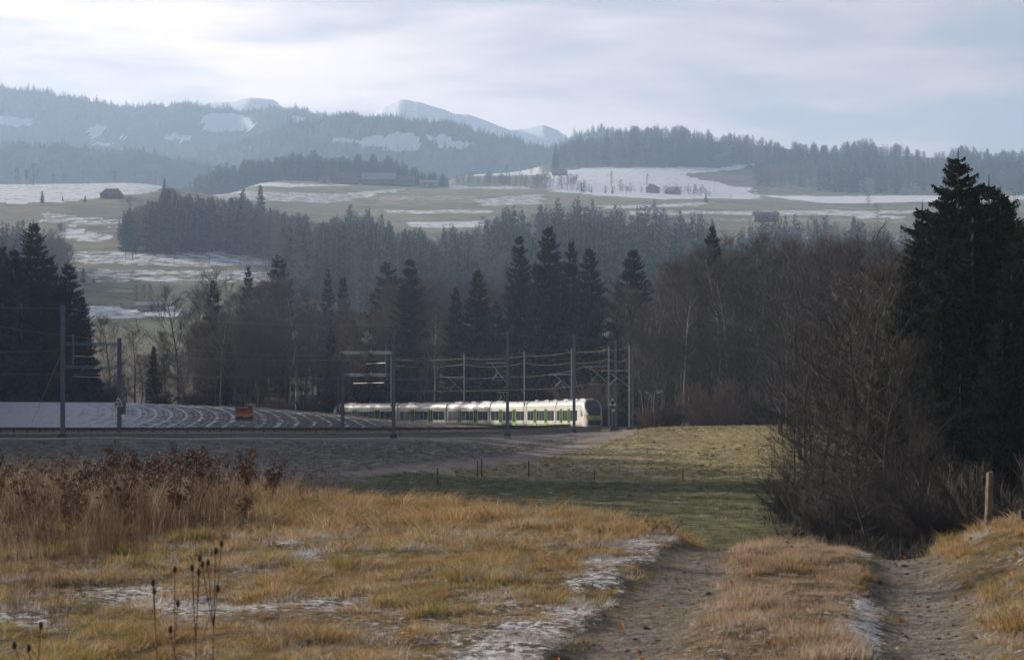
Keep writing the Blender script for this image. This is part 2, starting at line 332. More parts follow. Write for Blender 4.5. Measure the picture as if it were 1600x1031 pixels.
FARP = {
 -600: [(440,6),yz(560,500),yz(640,440),yz(700,410),yz(760,370),yz(830,335),yz(900,310),yz(1000,288),(1060,123),(1300,120),(4400,140)],
 60:   [(440,6),yz(560,500),yz(640,440),yz(700,408),yz(760,368),yz(830,333),yz(900,309),yz(1000,286),(1060,123),(1300,120),(4400,140)],
 230:  [(440,6),yz(560,497),yz(640,438),yz(700,405),yz(760,372),yz(830,335),yz(900,310),yz(1010,283),(1080,124),(1300,120),(4400,140)],
 400:  [(440,6),yz(560,488),yz(650,434),yz(720,409),yz(800,388),yz(860,365),yz(910,342),yz(1000,320),yz(1100,300),yz(1270,284),yz(1400,281),(1480,168),(1800,150),(4400,150)],
 560:  [(440,5),yz(600,500),yz(800,428),yz(870,385),yz(920,355),yz(1000,333),yz(1150,307),yz(1300,289),yz(1400,285),(1480,166),(1800,150),(4400,150)],
 700:  [(440,5),yz(600,500),yz(800,428),yz(870,380),yz(920,357),yz(1000,335),yz(1150,309),yz(1300,294),yz(1400,292),yz(1600,283),yz(1750,272),(1850,215),(2100,200),(4400,150)],
 830:  [(440,5),yz(600,500),yz(800,428),yz(870,385),yz(920,355),yz(1000,335),yz(1150,312),yz(1300,298),yz(1400,294),yz(1600,276),yz(1750,268),(1850,210),(2100,200),(4400,150)],
 880:  [(440,5),yz(600,500),yz(800,428),yz(870,385),yz(920,355),yz(1000,337),yz(1150,315),yz(1300,303),yz(1400,299),yz(1600,268),yz(1750,243),yz(1900,232),(2100,240),(4400,150)],
 1000: [(440,5),yz(600,500),yz(800,430),yz(870,390),yz(920,360),yz(1000,340),yz(1150,318),yz(1300,306),yz(1400,301),yz(1560,270),yz(1660,256),yz(1850,216),yz(1950,212),(2150,260),(4400,150)],
 1150: [(440,8),yz(600,500),yz(800,430),yz(870,392),yz(920,365),yz(1000,345),yz(1150,324),yz(1300,312),yz(1400,308),yz(1560,280),yz(1660,262),yz(1850,228),yz(1950,222),(2150,255),(4400,150)],
 1300: [(440,12),yz(600,500),yz(800,430),yz(870,395),yz(920,368),yz(1000,348),yz(1150,328),yz(1300,315),yz(1400,308),yz(1500,300),yz(1660,275),yz(1850,246),yz(1950,240),(2150,240),(4400,150)],
 1600: [(440,20),yz(600,490),yz(800,430),yz(870,395),yz(920,368),yz(1000,348),yz(1150,330),yz(1300,318),yz(1400,311),yz(1500,302),yz(1660,278),yz(1850,256),yz(1950,250),(2150,235),(4400,150)],
 2200: [(440,20),yz(600,490),yz(800,430),yz(870,395),yz(920,368),yz(1000,348),yz(1150,330),yz(1300,318),yz(1400,311),yz(1500,302),yz(1660,278),yz(1850,260),yz(1950,255),(2150,235),(4400,150)],
}
GX = [0, 420, 560, 650, 900, 1400, 1900, 2250, 2600, 3600, 4400]; GY = [0, 420, 680, 820, 1250, 2050, 2800, 3450, 4150, 5400, 6300]
def G(D): return np.interp(D, GX, GY)
def GI(D): return np.interp(D, GY, GX)
FARP = {k: [(float(G(a)), b*float(G(a))/a) for a, b in v] for k, v in FARP.items()}
LD = np.linspace(math.log(3), math.log(6300), 1600)
PXG = np.arange(-600, 2201, 10.0)
def _tab(d, lg):
    ks = sorted(d); rows = np.array([np.interp(lg, [math.log(a) for a, _ in d[k]], [b for _, b in d[k]]) for k in ks])
    return np.array([np.interp(PXG, ks, rows[:, j]) for j in range(rows.shape[1])]).T
def _build_table():
    full = np.zeros((len(PXG), len(LD)))
    ln = LD <= math.log(66); lf = LD >= math.log(420); lm = ~ln & ~lf
    # merge by concatenating columns at every PXG sample
    def at(d, px):
        ks = sorted(d); i = np.searchsorted(ks, px); i = min(max(i, 1), len(ks)-1)
        a, b = ks[i-1], ks[i]; t = min(max((px-a)/(b-a), 0), 1)
        def f(l):
            za = np.interp(l, [math.log(q[0]) for q in d[a]], [q[1] for q in d[a]])
            zb = np.interp(l, [math.log(q[0]) for q in d[b]], [q[1] for q in d[b]])
            return za*(1-t)+zb*t
        return f
    for i, px in enumerate(PXG):
        z = np.zeros(len(LD)); n_, m_, f_ = at(NEAR, px)(LD), at(MIDP, px)(LD), at(FARP, px)(LD)
        D = np.exp(LD)
        w1 = sstep(58, 95, D); w2 = sstep(385, 445, D)
        full[i] = (n_*(1-w1)+m_*w1)*(1-w2)+f_*w2
    def sm(a, k, ax):
        ker = np.exp(-.5*(np.arange(-3*k, 3*k+1)/k)**2); ker /= ker.sum()
        pad = [(0, 0), (0, 0)]; pad[ax] = (3*k, 3*k); ap = np.pad(a, pad, mode='edge')
        return np.apply_along_axis(lambda v: np.convolve(v, ker, 'valid'), ax, ap)
    full = sm(full, 2, 1); full = sm(full, 3, 0)
    return full
TAB = _build_table()
def track_s(X, Y): return (X - (1.64 + 0.181*(Y - 12.6)))*0.984
def rutmask(X, Y):
    s = track_s(X, Y) + (fbm(X*1.3, Y*.6, 5)-.5)*.25
    l = np.exp(-((s+.98)/.42)**4); r = np.exp(-((s-1.12)/.40)**4)
    return l, r
def H(X, Y, detail=True):
    X = np.asarray(X, float); Y = np.asarray(Y, float)
    D = np.clip(Y, 3.01, 6290); px = np.clip(800 + F*X/np.maximum(D, 9.0), -600, 2199)
    a = (px+600)/10; b = (np.log(D)-LD[0])/(LD[1]-LD[0])
    ai = np.floor(a).astype(int); bi = np.clip(np.floor(b).astype(int), 0, len(LD)-2); fa = a-ai; fb = b-bi
    ai = np.clip(ai, 0, len(PXG)-2)
    z = (TAB[ai, bi]*(1-fa)+TAB[ai+1, bi]*fa)*(1-fb)+(TAB[ai, bi+1]*(1-fa)+TAB[ai+1, bi+1]*fa)*fb
    if detail:
        near = 1-sstep(32, 50, D); z = z - .13*sstep(22, 28, D)*(1-sstep(55, 70, D))
        s = track_s(X, Y); l, r = rutmask(X, Y)
        z = z + near*(-.07*l - .09*r + .02*np.exp(-((s-.08)/.5)**2) + .10*sstep(1.5, 2.3, s) + .05*sstep(-1.5, -2.6, s)*0)
        z = z + near*((fbm(X*.8, Y*.8, 11)-.5)*.13*(1-.6*np.maximum(l, r)) + (fbm(X*3.5, Y*3.5, 12, 3)-.5)*.05*(1-.55*np.maximum(l, r)))
        m2 = sstep(60, 100, D)*(1-sstep(252, 262, D))*sstep(650, 760, px)
        z = z + m2*(fbm(X*.22, Y*.12, 21)-.5)*.35
        m3 = sstep(110, 130, D)*(1-sstep(155, 165, D))
        z = z + m3*(fbm(X*.15, Y*.12, 22)-.5)*.35
        z = z + sstep(480, 620, D)*(fbm(X*.009, Y*.009, 31)-.5)*3.5
    return z
def hz(x, y): return float(H(np.array([x]), np.array([y]))[0])
def inpoly(px, py, poly):
    ins = np.zeros(np.shape(px), bool); n = len(poly); j = n-1
    for i in range(n):
        xi, yi = poly[i]; xj, yj = poly[j]
        c = ((yi > py) != (yj > py)) & (px < (xj-xi)*(py-yi)/((yj-yi) or 1e-9)+xi); ins ^= c; j = i
    return ins
def frost_near(X, Y):
    """how frosty the near bank is (0..1)"""
    s = track_s(X, Y); px = 800+F*X/np.maximum(Y, 5)
    f = .95*np.exp(-((s+1.62+.02*(Y-14))/.30)**2)*sstep(24, 18, Y)
    f = f + .6*np.exp(-((s+1.70)/.45)**2)*sstep(14, 18, Y)
    f = f + 1.5*np.exp(-((s-.68)/.25)**2)
    f = f + .8*np.exp(-((Y-17.0-.9*np.sin(X*.9))/1.2)**2)*sstep(-.5, -1.6, X)*sstep(-5.2, -4.0, X)
    f = f + .8*np.exp(-((Y-14.6-.22*(X+4))/.75)**2)*sstep(-1.9, -2.9, X)
    f = f + .55*np.exp(-((Y-21.5)/1.2)**2)*sstep(1.2, .2, X)*sstep(-5.0, -3.0, X)
    n = fbm(X*.55, Y*.45, 41); f = f*(.05+1.45*sstep(.36,.66,fbm(X*1.9, Y*1.0, 45))) + .60*sstep(.50, .64, fbm(X*.40, Y*.28, 43))
    return np.clip(f, 0, 1.1)*(1-sstep(34, 44, Y))

# snow patches on the distant fields, outlined as seen (photo x, y on the ground)
SNOW = [([(-200,286),(60,288),(230,286),(262,285),(250,300),(120,313),(60,318),(-200,320)], .85),
        ([(60,330),(200,345),(330,352),(340,372),(220,360),(120,352),(60,350)], .64),
        ([(110,352),(180,368),(150,380),(90,372)], .75),
        ([(90,392),(330,392),(430,408),(430,416),(300,416),(100,412)], .68),
        ([(120,420),(330,420),(420,425),(440,440),(150,440)], .64),
        ([(130,478),(280,480),(280,498),(140,500)], .8),
        ([(300,284),(450,286),(560,290),(470,292),(300,291)], .8),
        ([(330,297),(540,303),(600,297),(640,296),(590,304),(520,318),(340,312)], .66),
        ([(560,306),(700,306),(760,309),(700,314),(580,312)], .5),
        ([(600,327),(760,329),(760,333),(600,333)], .72), ([(640,347),(760,345),(760,356),(650,356)], .8),
        ([(700,290),(830,292),(830,296),(700,295)], .7), ([(740,312),(850,303),(850,320),(760,322)], .66),
        ([(720,262),(800,256),(840,262),(850,275),(740,276)], .85),
        ([(855,268),(930,262),(1000,262),(1110,262),(1190,255),(1140,268),(1190,290),(1190,310),(1040,312),(860,300)], .9),
        ([(930,322),(1110,316),(1110,321),(940,327)], .7), ([(1180,305),(1600,306),(1600,314),(1290,318)], .95),
        ([(980,330),(1460,328),(1460,333),(1290,337),(980,335)], .7), ([(1280,330),(1330,331),(1420,341),(1350,341)], .75),
        ([(1000,340),(1450,343),(1450,349),(1000,346)], .45)]
def path_mask(X, Y):
    px = 800+F*X/np.maximum(Y, 20)
    D = np.array([140, 150, 163, 172, 185, 205, 228, 250]); pp = np.array([540, 640, 715, 765, 835, 905, 955, 990])
    c = np.interp(Y, D, pp); w = 2.2*F/np.maximum(Y, 20)
    return np.exp(-((px-c)/w)**4)*sstep(132, 142, Y)*(1-sstep(246, 254, Y))
def build_ground():
    def geo(a, b, n): return list(np.exp(np.linspace(math.log(a), math.log(b), n, endpoint=False)))
    rows = [-20, -12, -6, -2, 1, 3] + geo(5, 11, 30) + geo(11, 38, 230) + geo(38, 130, 90) + geo(130, 345, 190) + geo(345, 1250, 120) + geo(1250, 2130, 110) + geo(2130, 3300, 70) + geo(3300, 6150, 10) + [6200]
    Y = np.array(rows)
    pc = np.concatenate([np.linspace(-2400, -60, 36)[:-1], np.linspace(-60, 1660, 360), np.linspace(1660, 4000, 36)[1:]])
    sc_ = np.sqrt(Y**2+14**2)
    X = (pc[None, :]-800)/F*sc_[:, None]; YY = np.repeat(Y[:, None], len(pc), 1)
    Z = H(X, YY); nr, nc = X.shape
    co = np.stack([X, YY, Z], -1).reshape(-1, 3)
    idx = np.arange(nr*nc).reshape(nr, nc)
    q = np.stack([idx[:-1, :-1], idx[:-1, 1:], idx[1:, 1:], idx[1:, :-1]], -1).reshape(-1, 4)
    me = bpy.data.meshes.new('ground')
    me.vertices.add(len(co)); me.vertices.foreach_set('co', co.astype(np.float32).ravel())
    me.loops.add(q.size); me.loops.foreach_set('vertex_index', q.astype(np.int32).ravel())
    me.polygons.add(len(q)); me.polygons.foreach_set('loop_start', np.arange(0, q.size, 4, dtype=np.int32))
    me.polygons.foreach_set('use_smooth', np.ones(len(q), bool)); me.update(); me.validate()
    x, y, z = co.T; D = np.maximum(y, 3); px = 800+F*x/np.maximum(D, 9); py = HY-z/D*F; D = GI(D)
    col = np.zeros((len(x), 4)); col[:, 3] = 1; snow = np.zeros(len(x)); fur = np.zeros(len(x))
    def setc(mask, c):
        for k in range(3): col[:, k] = col[:, k]*(1-mask)+c[k]*mask
    col[:, :3] = (.10, .075, .04)
    l, r = rutmask(x, y); nm = 1-sstep(40, 60, D)
    setc(np.clip(l*.85+r, 0, 1)*nm, (.165, .143, .118)); setc(np.clip(l*.5+r, 0, 1)*nm*sstep(.48, .64, fbm(x*1.3, y*6.5, 70))*.6, (.085, .07, .056)); setc(r*nm*sstep(.1, .7, track_s(x, y)-1.15+(fbm(x*2, y*.5, 7)-.5)*.3)*.8, (.10, .08, .065))
    snow = (frost_near(x, y)*.46+.10+.45*np.exp(-((track_s(x, y)-.70)/.17)**2)*sstep(.3, .55, fbm(x*2, y*.8, 46)))*(1-.75*np.maximum(l, r))*nm
    g = sstep(40, 70, D); setc(g, (.10, .10, .042))  # hollow: green ground with its shade put into the colour
    snow = snow + g*.20*(1-sstep(140, 155, D))*sstep(.45, .6, fbm(x*.08, y*.05, 51))
    md = sstep(143, 151, D+(px-900)*.004); right = sstep(-1, 1, (px-np.interp(D, [140, 150, 163, 172, 185, 205, 228, 250], [540, 640, 715, 765, 835, 905, 955, 990]))/30)
    setc(md*right, (.26, .225, .13)); snow = snow*(1-md) + md*right*.22*sstep(1100, 850, px)
    setc(md*right*sstep(950, 1150, px)*.6, (.30, .26, .11))
    em = sstep(100, 125, D)*(1-right); setc(em, (.15, .135, .115)); snow = snow*(1-em) + em*.36
    setc(path_mask(x, y)*.85, (.27, .22, .185)); snow = snow*(1-.6*path_mask(x, y))
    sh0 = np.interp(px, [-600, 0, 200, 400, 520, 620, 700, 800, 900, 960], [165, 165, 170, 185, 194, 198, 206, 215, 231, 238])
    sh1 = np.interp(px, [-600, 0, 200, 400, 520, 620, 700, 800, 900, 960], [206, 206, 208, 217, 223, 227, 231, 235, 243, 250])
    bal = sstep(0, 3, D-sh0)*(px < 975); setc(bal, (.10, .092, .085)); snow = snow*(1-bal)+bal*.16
    dg = sstep(0, 4, D-sh1-6)*(px < 975); setc(dg, (.20, .14, .09)); snow = snow*(1-dg)+dg*.22
    fl = sstep(0, 5, D-sh1-16)*(px < 800); setc(fl, (.088, .074, .064))
    cov = np.interp(px, [0, 120, 220, 330, 430, 520, 620, 720], [.95, .86, .70, .55, .45, .36, .29, .2])
    snow = snow*(1-fl)+fl*cov; fur = fl*(1-sstep(335, 345, D))*(.45+.55*sstep(120, 380, px))
    beh = sstep(0, 6, D-np.interp(px, [900, 1000, 1100, 1250, 1400], [300, 262, 258, 258, 258])); beh = beh*(px > 800); setc(beh, (.07, .052, .038)); snow = snow*(1-beh)
    wd = sstep(328, 345, D); setc(wd, (.075, .058, .042)); snow = snow*(1-wd) + wd*.15; fur = fur*(1-wd)
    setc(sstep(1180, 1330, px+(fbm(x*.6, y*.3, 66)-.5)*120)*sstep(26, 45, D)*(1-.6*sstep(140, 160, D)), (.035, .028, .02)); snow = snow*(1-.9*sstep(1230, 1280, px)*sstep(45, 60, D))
    ff = sstep(420, 500, D); setc(ff, (.115, .115, .072)); snow = snow*(1-ff)
    setc(ff*sstep(.45, .62, fbm(x*.01, y*.006, 61))*.6, (.17, .14, .09))
    setc(sstep(880, 930, D), (.125, .14, .072)); setc(sstep(880, 930, D)*sstep(.5, .6, fbm(x*.004, y*.01, 62))*.7, (.19, .165, .10))
    snow = snow + ff*.22*fbm(x*.02, y*.01, 63)
    jx = (fbm(x*.03, y*.03, 64)-.5)*30; jy = (fbm(x*.03, y*.03, 65)-.5)*5
    farm = (D > 480) & (D < 2100)
    for poly, v in SNOW:
        mk = inpoly(px+jx, py+jy, poly) & farm; snow = np.where(mk, np.maximum(snow, v), snow)
    hillw = (D > 1640) & (px > 850) & ~inpoly(px+jx, py+jy, SNOW[14][0]); col[hillw, :3] = (.05, .045, .035); snow[hillw] = 0
    bb = inpoly(px+2*jx, py+jy, [(1060, 274), (1190, 262), (1230, 290), (1190, 305), (1150, 290)]) & farm; col[bb, :3] = (.10, .085, .06); snow[bb] = .1
    a = me.attributes.new('base', 'FLOAT_COLOR', 'POINT'); a.data.foreach_set('color', col.astype(np.float32).ravel())
    a = me.attributes.new('snow', 'FLOAT', 'POINT'); a.data.foreach_set('value', snow.astype(np.float32))
    a = me.attributes.new('furrow', 'FLOAT', 'POINT'); a.data.foreach_set('value', fur.astype(np.float32))
    me.materials.append(MT['ground'])
    tag(put('ground', me), kind='structure')
build_ground()

# distant ridges: own meshes rising behind the fields
def ridge(name, D0, crest, depth, snowpolys=(), basecol=(.045, .05, .04), snowbase=0.0, rough=1.0):
    depth *= float(G(D0))/D0; D0 = float(G(D0))
    cp = np.array(crest, float); pxs = np.arange(cp[0, 0], cp[-1, 0]+1, 4.0)
    yc = np.interp(pxs, cp[:, 0], cp[:, 1]); zc = (HY-yc)/F*D0
    zc = zc + (fbm(pxs*.02, pxs*0+D0, 71)-.5)*D0*.004*rough + (fbm(pxs*.1, pxs*0+D0, 72)-.5)*D0*.0012*rough
    ts = np.linspace(-1.25, .5, 90)
    V = []
    for t in ts:
        Y = D0 + t*depth
        k = 1-sstep(0, 1.25, -t)*1.0 if t < 0 else 1-t*.8
        X = (pxs-800)/F*D0
        z = zc*k + (1-k)*60 + (fbm(X*.004*rough, pxs*0+Y*.004, 73)-.5)*D0*.012*rough*min(1, abs(t)*3) + (fbm(X*.02, pxs*0+Y*.02, 74)-.5)*D0*.004*rough*min(1, abs(t)*4)
        V.append(np.stack([X, np.full_like(X, Y), z], -1))
    V = np.array(V); nr, nc = V.shape[:2]
    idx = np.arange(nr*nc).reshape(nr, nc); q = np.stack([idx[:-1, :-1], idx[:-1, 1:], idx[1:, 1:], idx[1:, :-1]], -1).reshape(-1, 4)
    co = V.reshape(-1, 3); me = bpy.data.meshes.new(name); me.from_pydata(co.tolist(), [], q.tolist()); me.polygons.foreach_set('use_smooth', np.ones(len(q), bool))
    px = 800+F*co[:, 0]/co[:, 1]; py = HY-F*co[:, 2]/co[:, 1]
    col = np.ones((len(co), 4)); col[:, :3] = basecol; snow = np.full(len(co), snowbase)
    jx = (fbm(px*.08, py*.1, 75)-.5)*26; jy = (fbm(px*.08, py*.1, 76)-.5)*10
    for p in snowpolys: snow[inpoly(px+jx, py+jy, p)] = 1.2
    for n_, ty, key, arr in (('base', 'FLOAT_COLOR', 'color', col.ravel()), ('snow', 'FLOAT', 'value', snow), ('furrow', 'FLOAT', 'value', snow*0)):
        a = me.attributes.new(n_, ty, 'POINT'); a.data.foreach_set(key, arr.astype(np.float32))
    me.materials.append(MT['ground']); tag(put(name, me), kind='structure')
    return V, jx.reshape(nr, nc), jy.reshape(nr, nc)
R1S = [[(-60,178),(30,183),(52,190),(48,200),(20,200),(-60,196)], [(316,182),(330,177),(385,179),(398,192),(402,203),(335,208),(315,205)], [(258,207),(300,213),(298,222),(275,223),(262,219)],
       [(182,206),(210,220),(190,214)], [(140,197),(166,196),(160,212),(138,222)], [(150,224),(172,220),(168,232)], [(120,228),(170,221),(170,232)], [(460,183),(486,182),(470,190)]]
R2S = [[(508,214),(560,218),(600,210),(625,205),(655,214),(660,226),(630,238),(600,232),(540,224)], [(662,212),(700,212),(735,222),(730,232),(690,230)]]
CR1 = [(-700,120),(-100,130),(0,140),(60,144),(130,158),(210,175),(330,172),(400,177),(480,178),(560,192),(700,222),(800,240),(900,252),(1100,270)]
CR2 = [(280,262),(340,243),(380,230),(440,210),(480,195),(520,187),(560,187),(640,191),(700,198),(760,213),(820,228),(880,238),(960,255),(1050,275)]
CR0 = [(-700,225),(-100,232),(0,232),(80,228),(160,236),(220,243),(262,248),(330,262),(420,290)]
CRB = [(840,250),(865,230),(900,210),(940,204),(1000,212),(1080,235),(1150,262)]
CRP = [(-400,190),(200,185),(300,182),(335,165),(372,163),(398,157),(430,159),(448,176),(540,188),(585,180),(604,167),(630,159),(655,163),(690,174),(712,183),(735,184),(762,194),(795,207),(820,206),(848,199),(868,205),(890,222),(1000,250),(1200,290)]
ridge('mountains', 3600, CRP, 700, basecol=(.16, .16, .17), snowbase=.8, rough=.55)
V1 = ridge('hills', 2600, CR1, 620, R1S)
V2 = ridge('hills', 2250, CR2, 380, R2S)
VB = ridge('hills', 2350, CRB, 300)
V0 = ridge('hills', 1900, CR0, 330)
V3 = ridge('hills', 1880, [(120,300),(165,290),(176,268),(186,265),(200,271),(240,280),(300,284),(360,300)], 160, [[(100,240),(400,240),(400,330),(100,330)]])

# ------------------------------------------------------------------ scattering (for what nobody could count)
def scatter(name, protos, pts, rot, scl, idx, kind='stuff'):
    pts = np.asarray(pts, np.float32); n = len(pts)
    me = bpy.data.meshes.new(name); me.vertices.add(n); me.vertices.foreach_set('co', pts.ravel())
    scl = np.asarray(scl, np.float32)
    if scl.ndim == 1: scl = np.repeat(scl[:, None], 3, 1)
    for an, ty, key, arr in (('rot', 'FLOAT_VECTOR', 'vector', np.asarray(rot, np.float32).ravel()), ('scl', 'FLOAT_VECTOR', 'vector', scl.ravel()), ('pick', 'INT', 'value', np.asarray(idx, np.int32))):
        a = me.attributes.new(an, ty, 'POINT'); a.data.foreach_set(key, arr)
    me.update()
    o = put(name, me); tag(o, kind=kind)
    col = bpy.data.collections.new(name+'_kinds')
    for p in protos: col.objects.link(p)
    ng = bpy.data.node_groups.new(name+'_scatter', 'GeometryNodeTree')
    ng.interface.new_socket('Geometry', in_out='INPUT', socket_type='NodeSocketGeometry'); ng.interface.new_socket('Geometry', in_out='OUTPUT', socket_type='NodeSocketGeometry')
    gi = ng.nodes.new('NodeGroupInput'); go = ng.nodes.new('NodeGroupOutput')
    ci = ng.nodes.new('GeometryNodeCollectionInfo'); ci.inputs[0].default_value = col; ci.inputs[1].default_value = True; ci.inputs[2].default_value = True
    ip = ng.nodes.new('GeometryNodeInstanceOnPoints'); ip.inputs['Pick Instance'].default_value = True
    def na(nm, ty):
        a = ng.nodes.new('GeometryNodeInputNamedAttribute'); a.data_type = ty; a.inputs[0].default_value = nm; return a.outputs[0]
    L = ng.links.new
    L(gi.outputs[0], ip.inputs['Points']); L(ci.outputs[0], ip.inputs['Instance']); L(na('pick', 'INT'), ip.inputs['Instance Index'])
    L(na('rot', 'FLOAT_VECTOR'), ip.inputs['Rotation']); L(na('scl', 'FLOAT_VECTOR'), ip.inputs['Scale']); L(ip.outputs[0], go.inputs[0])
    md = o.modifiers.new('scatter', 'NODES'); md.node_group = ng
    return o
def proto(name, me): return bpy.data.objects.new(name, me)

# ------------------------------------------------------------------ plant meshes
def blades(n, h0, h1, rad, w, bend, seed, mb=None, m=0, lean=(0, 0), segs=3):
    r = random.Random(seed); mb = mb or MB()
    for _ in range(n):
        a = r.random()*2*math.pi; q = rad*math.sqrt(r.random()); bx, by = q*math.cos(a), q*math.sin(a)
        h = r.uniform(h0, h1); d = r.random()*2*math.pi if r.random() < .5 else a; b = bend*r.uniform(.3, 1.3)*h
        dx, dy = math.cos(d)*b+lean[0]*h, math.sin(d)*b+lean[1]*h; ww = w*r.uniform(.6, 1.3); t = r.random()*math.pi; wx, wy = math.cos(t)*ww/2, math.sin(t)*ww/2
        pr = None
        for k in range(segs+1):
            s = k/segs; c = (bx+dx*s*s, by+dy*s*s, h*(s-.25*bend*s*s)); tw = 1-s*.85
            p = ((c[0]-wx*tw, c[1]-wy*tw, c[2]), (c[0]+wx*tw, c[1]+wy*tw, c[2]))
            if pr: mb.quad(pr[0], pr[1], p[1], p[0], m)
            pr = p
    return mb
def seed_weed(seed, h, heads, r_head=.035, mb=None):
    """a dead stalk with branching top carrying seed clusters"""
    r = random.Random(seed); st = MB(); hd = MB()
    pts = [Vector((0, 0, 0))]; d = Vector((r.uniform(-.12, .12), r.uniform(-.12, .12), 1))
    for k in range(5): pts.append(pts[-1]+d.normalized()*h/5); d += Vector((r.uniform(-.1, .1), r.uniform(-.1, .1), 0))
    for k in range(5): st.seg(pts[k], pts[k+1], .005*(1-k*.12), .005*(1-(k+1)*.12), 4)
    for k in range(heads):
        t = r.uniform(.55, 1.0); i = min(int(t*5), 4); p = pts[i].lerp(pts[i+1], t*5-i)
        a = r.random()*6.28; L = r.uniform(.06, .22); e = p+Vector((math.cos(a)*L*.6, math.sin(a)*L*.6, L*r.uniform(.5, 1)))
        st.seg(p, e, .0025, .0018, 3)
        for j in range(12):
            c = e+Vector((r.gauss(0, 1), r.gauss(0, 1), r.gauss(0, .8)))*r_head*.6
            u = Vector((r.gauss(0, 1), r.gauss(0, 1), r.gauss(0, 1))).normalized()*r_head*.45; v = u.orthogonal().normalized()*r_head*.4
            hd.tri(c-u, c+v, c+u)
    return st, hd
def near_zone_points(n, d0, d1, seed, margin=.04):
    r = np.random.default_rng(seed)
    Y = np.sqrt(r.random(n)*(d1**2-d0**2)+d0**2); u = r.uniform(-.2667-margin, .2667+margin, n)
    return u*Y, Y
def rots(n, seed, tilt=.12):
    r = np.random.default_rng(seed); return np.stack([r.normal(0, tilt, n), r.normal(0, tilt, n), r.random(n)*6.283], -1)
def build_near_grass():
    tuft = []
    for k in range(5): tuft.append(proto('tuft_%02d_dry' % k, blades(52, .05, .16, .14, .007, 1.0, 100+k).mesh('tuft', MT['g_dry'])))
    for k in range(3): tuft.append(proto('tuft_%02d_green' % (5+k), blades(50, .05, .14, .11, .007, .7, 110+k).mesh('tuft', MT['g_green'])))
    for k in range(3): tuft.append(proto('tuft_%02d_frost' % (8+k), blades(60, .02, .07, .13, .005, 1.2, 120+k).mesh('tuft', MT['g_frost'])))
    for k in range(2): tuft.append(proto('tuft_%02d_thin' % (11+k), blades(26, .02, .07, .12, .005, .9, 130+k).mesh('tuft', MT['g_green'])))
    tuft.append(proto('tuft_13_frosttop', blades(22, .06, .13, .12, .005, 1.0, 140, blades(30, .03, .09, .13, .006, 1.0, 141), 0).mesh('tuft', MT['g_frost'])))
    for k in range(2): tuft.append(proto('tuft_%02d_strip' % (14+k), blades(56, .05, .15, .14, .006, .7, 150+k).mesh('tuft', MT['g_strip'])))
    n = 48000; X, Y = near_zone_points(n, 9.5, 40, 3); r = np.random.default_rng(5)
    s = track_s(X, Y); l, rr = rutmask(X, Y); rut = np.clip(np.maximum(l, rr), 0, 1); px = 800+F*X/Y
    keep = r.random(n) > rut*np.where(s > .6, .985, .90)
    fr = frost_near(X, Y)
    keep &= ~((fr > .75) & (r.random(n) < .12))
    X, Y, s, fr, rut, px = [a[keep] for a in (X, Y, s, fr, rut, px)]; n = len(X); r = np.random.default_rng(6)
    gz = sstep(.45, .62, fbm(X*.5, Y*.35, 81))*(Y < 24) + .15*(np.abs(s) < .9)*sstep(.3, .6, fbm(X, Y*.6, 82))
    pick = r.integers(0, 5, n)
    pick = np.where(r.random(n) < gz*.45, r.integers(5, 8, n), pick)
    pick = np.where(r.random(n) < .10+.22*sstep(.45, .6, fbm(X*1.2, Y*.8, 88)), 13, pick)
    pick = np.where(r.random(n) < fr*.95, r.integers(8, 11, n), pick)
    pick = np.where((r.random(n) < .80) & (np.abs(s+.05) < .62), r.integers(14, 16, n), pick)
    pick = np.where(rut > .35, r.integers(11, 13, n), pick)
    hs = .35+.55*fbm(X*.7, Y*.7, 83)+1.0*sstep(.50, .68, fbm(X*2.4, Y*2.0, 84))
    hs = hs*np.where(np.abs(s) < 1.6, .98, 1.0)*np.where((px < 900) & (Y > 24), 1.25, 1.0)*np.where((px > 1080) & (Y > 17), .8, 1.0)
    hs *= r.uniform(.7, 1.25, n)*(.62+.38*sstep(15, 26, Y))
    Z = H(X, Y)-.01; scl = np.stack([hs*.95+.15, hs*.95+.15, hs], -1)
    scatter('grass', tuft, np.stack([X, Y, Z], -1), rots(n, 8), scl, pick)
    # tall brown weeds and pale seed grass on the left of the bank
    w = []
    for k in range(4): w.append(proto('weed_%02d' % k, blades(16, .35, .85, .10, .007, .18, 200+k, segs=4).mesh('weed', MT['g_brown'])))
    for k in range(2): w.append(proto('weed_%02d' % (4+k), blades(9, .6, 1.05, .12, .005, .35, 210+k, lean=(.25, 0), segs=5).mesh('weed', MT['g_pale'])))
    for k in range(4):
        st, hd = seed_weed(220+k, .8, 12); st.f += [tuple(i+len(st.v) for i in f) for f in hd.f]; st.m += [1]*len(hd.f); st.v += hd.v
        w.append(proto('weed_%02d' % (6+k), st.mesh('weed', [MT['g_brown'], MT['seed']])))
    n = 12000; X, Y = near_zone_points(n, 13.5, 37, 13); r = np.random.default_rng(14); px = 800+F*X/Y
    dens = .85*sstep(430, 250, px)*sstep(20, 25, Y) + .75*sstep(190, 60, px)*sstep(13.8, 15.5, Y) + .8*sstep(300, 130, px)*sstep(17, 19, Y) + .45*sstep(560, 420, px)*sstep(27, 31, Y)
    keep = r.random(n) < dens*(.35+1.1*fbm(X*.6, Y*.5, 85)); X, Y, px = X[keep], Y[keep], px[keep]; n = len(X)
    pick = r.choice([0, 1, 2, 3, 4, 5, 6, 7, 8, 9], n, p=[.19, .19, .19, .19, .08, .08, .02, .02, .02, .02])
    hs = (.45+.65*fbm(X*.5, Y*.4, 86))*r.uniform(.75, 1.15, n)*(.50+.50*sstep(17, 24, Y))
    scatter('weeds', w, np.stack([X, Y, H(X, Y)-.02], -1), rots(n, 15, .09), hs, pick)
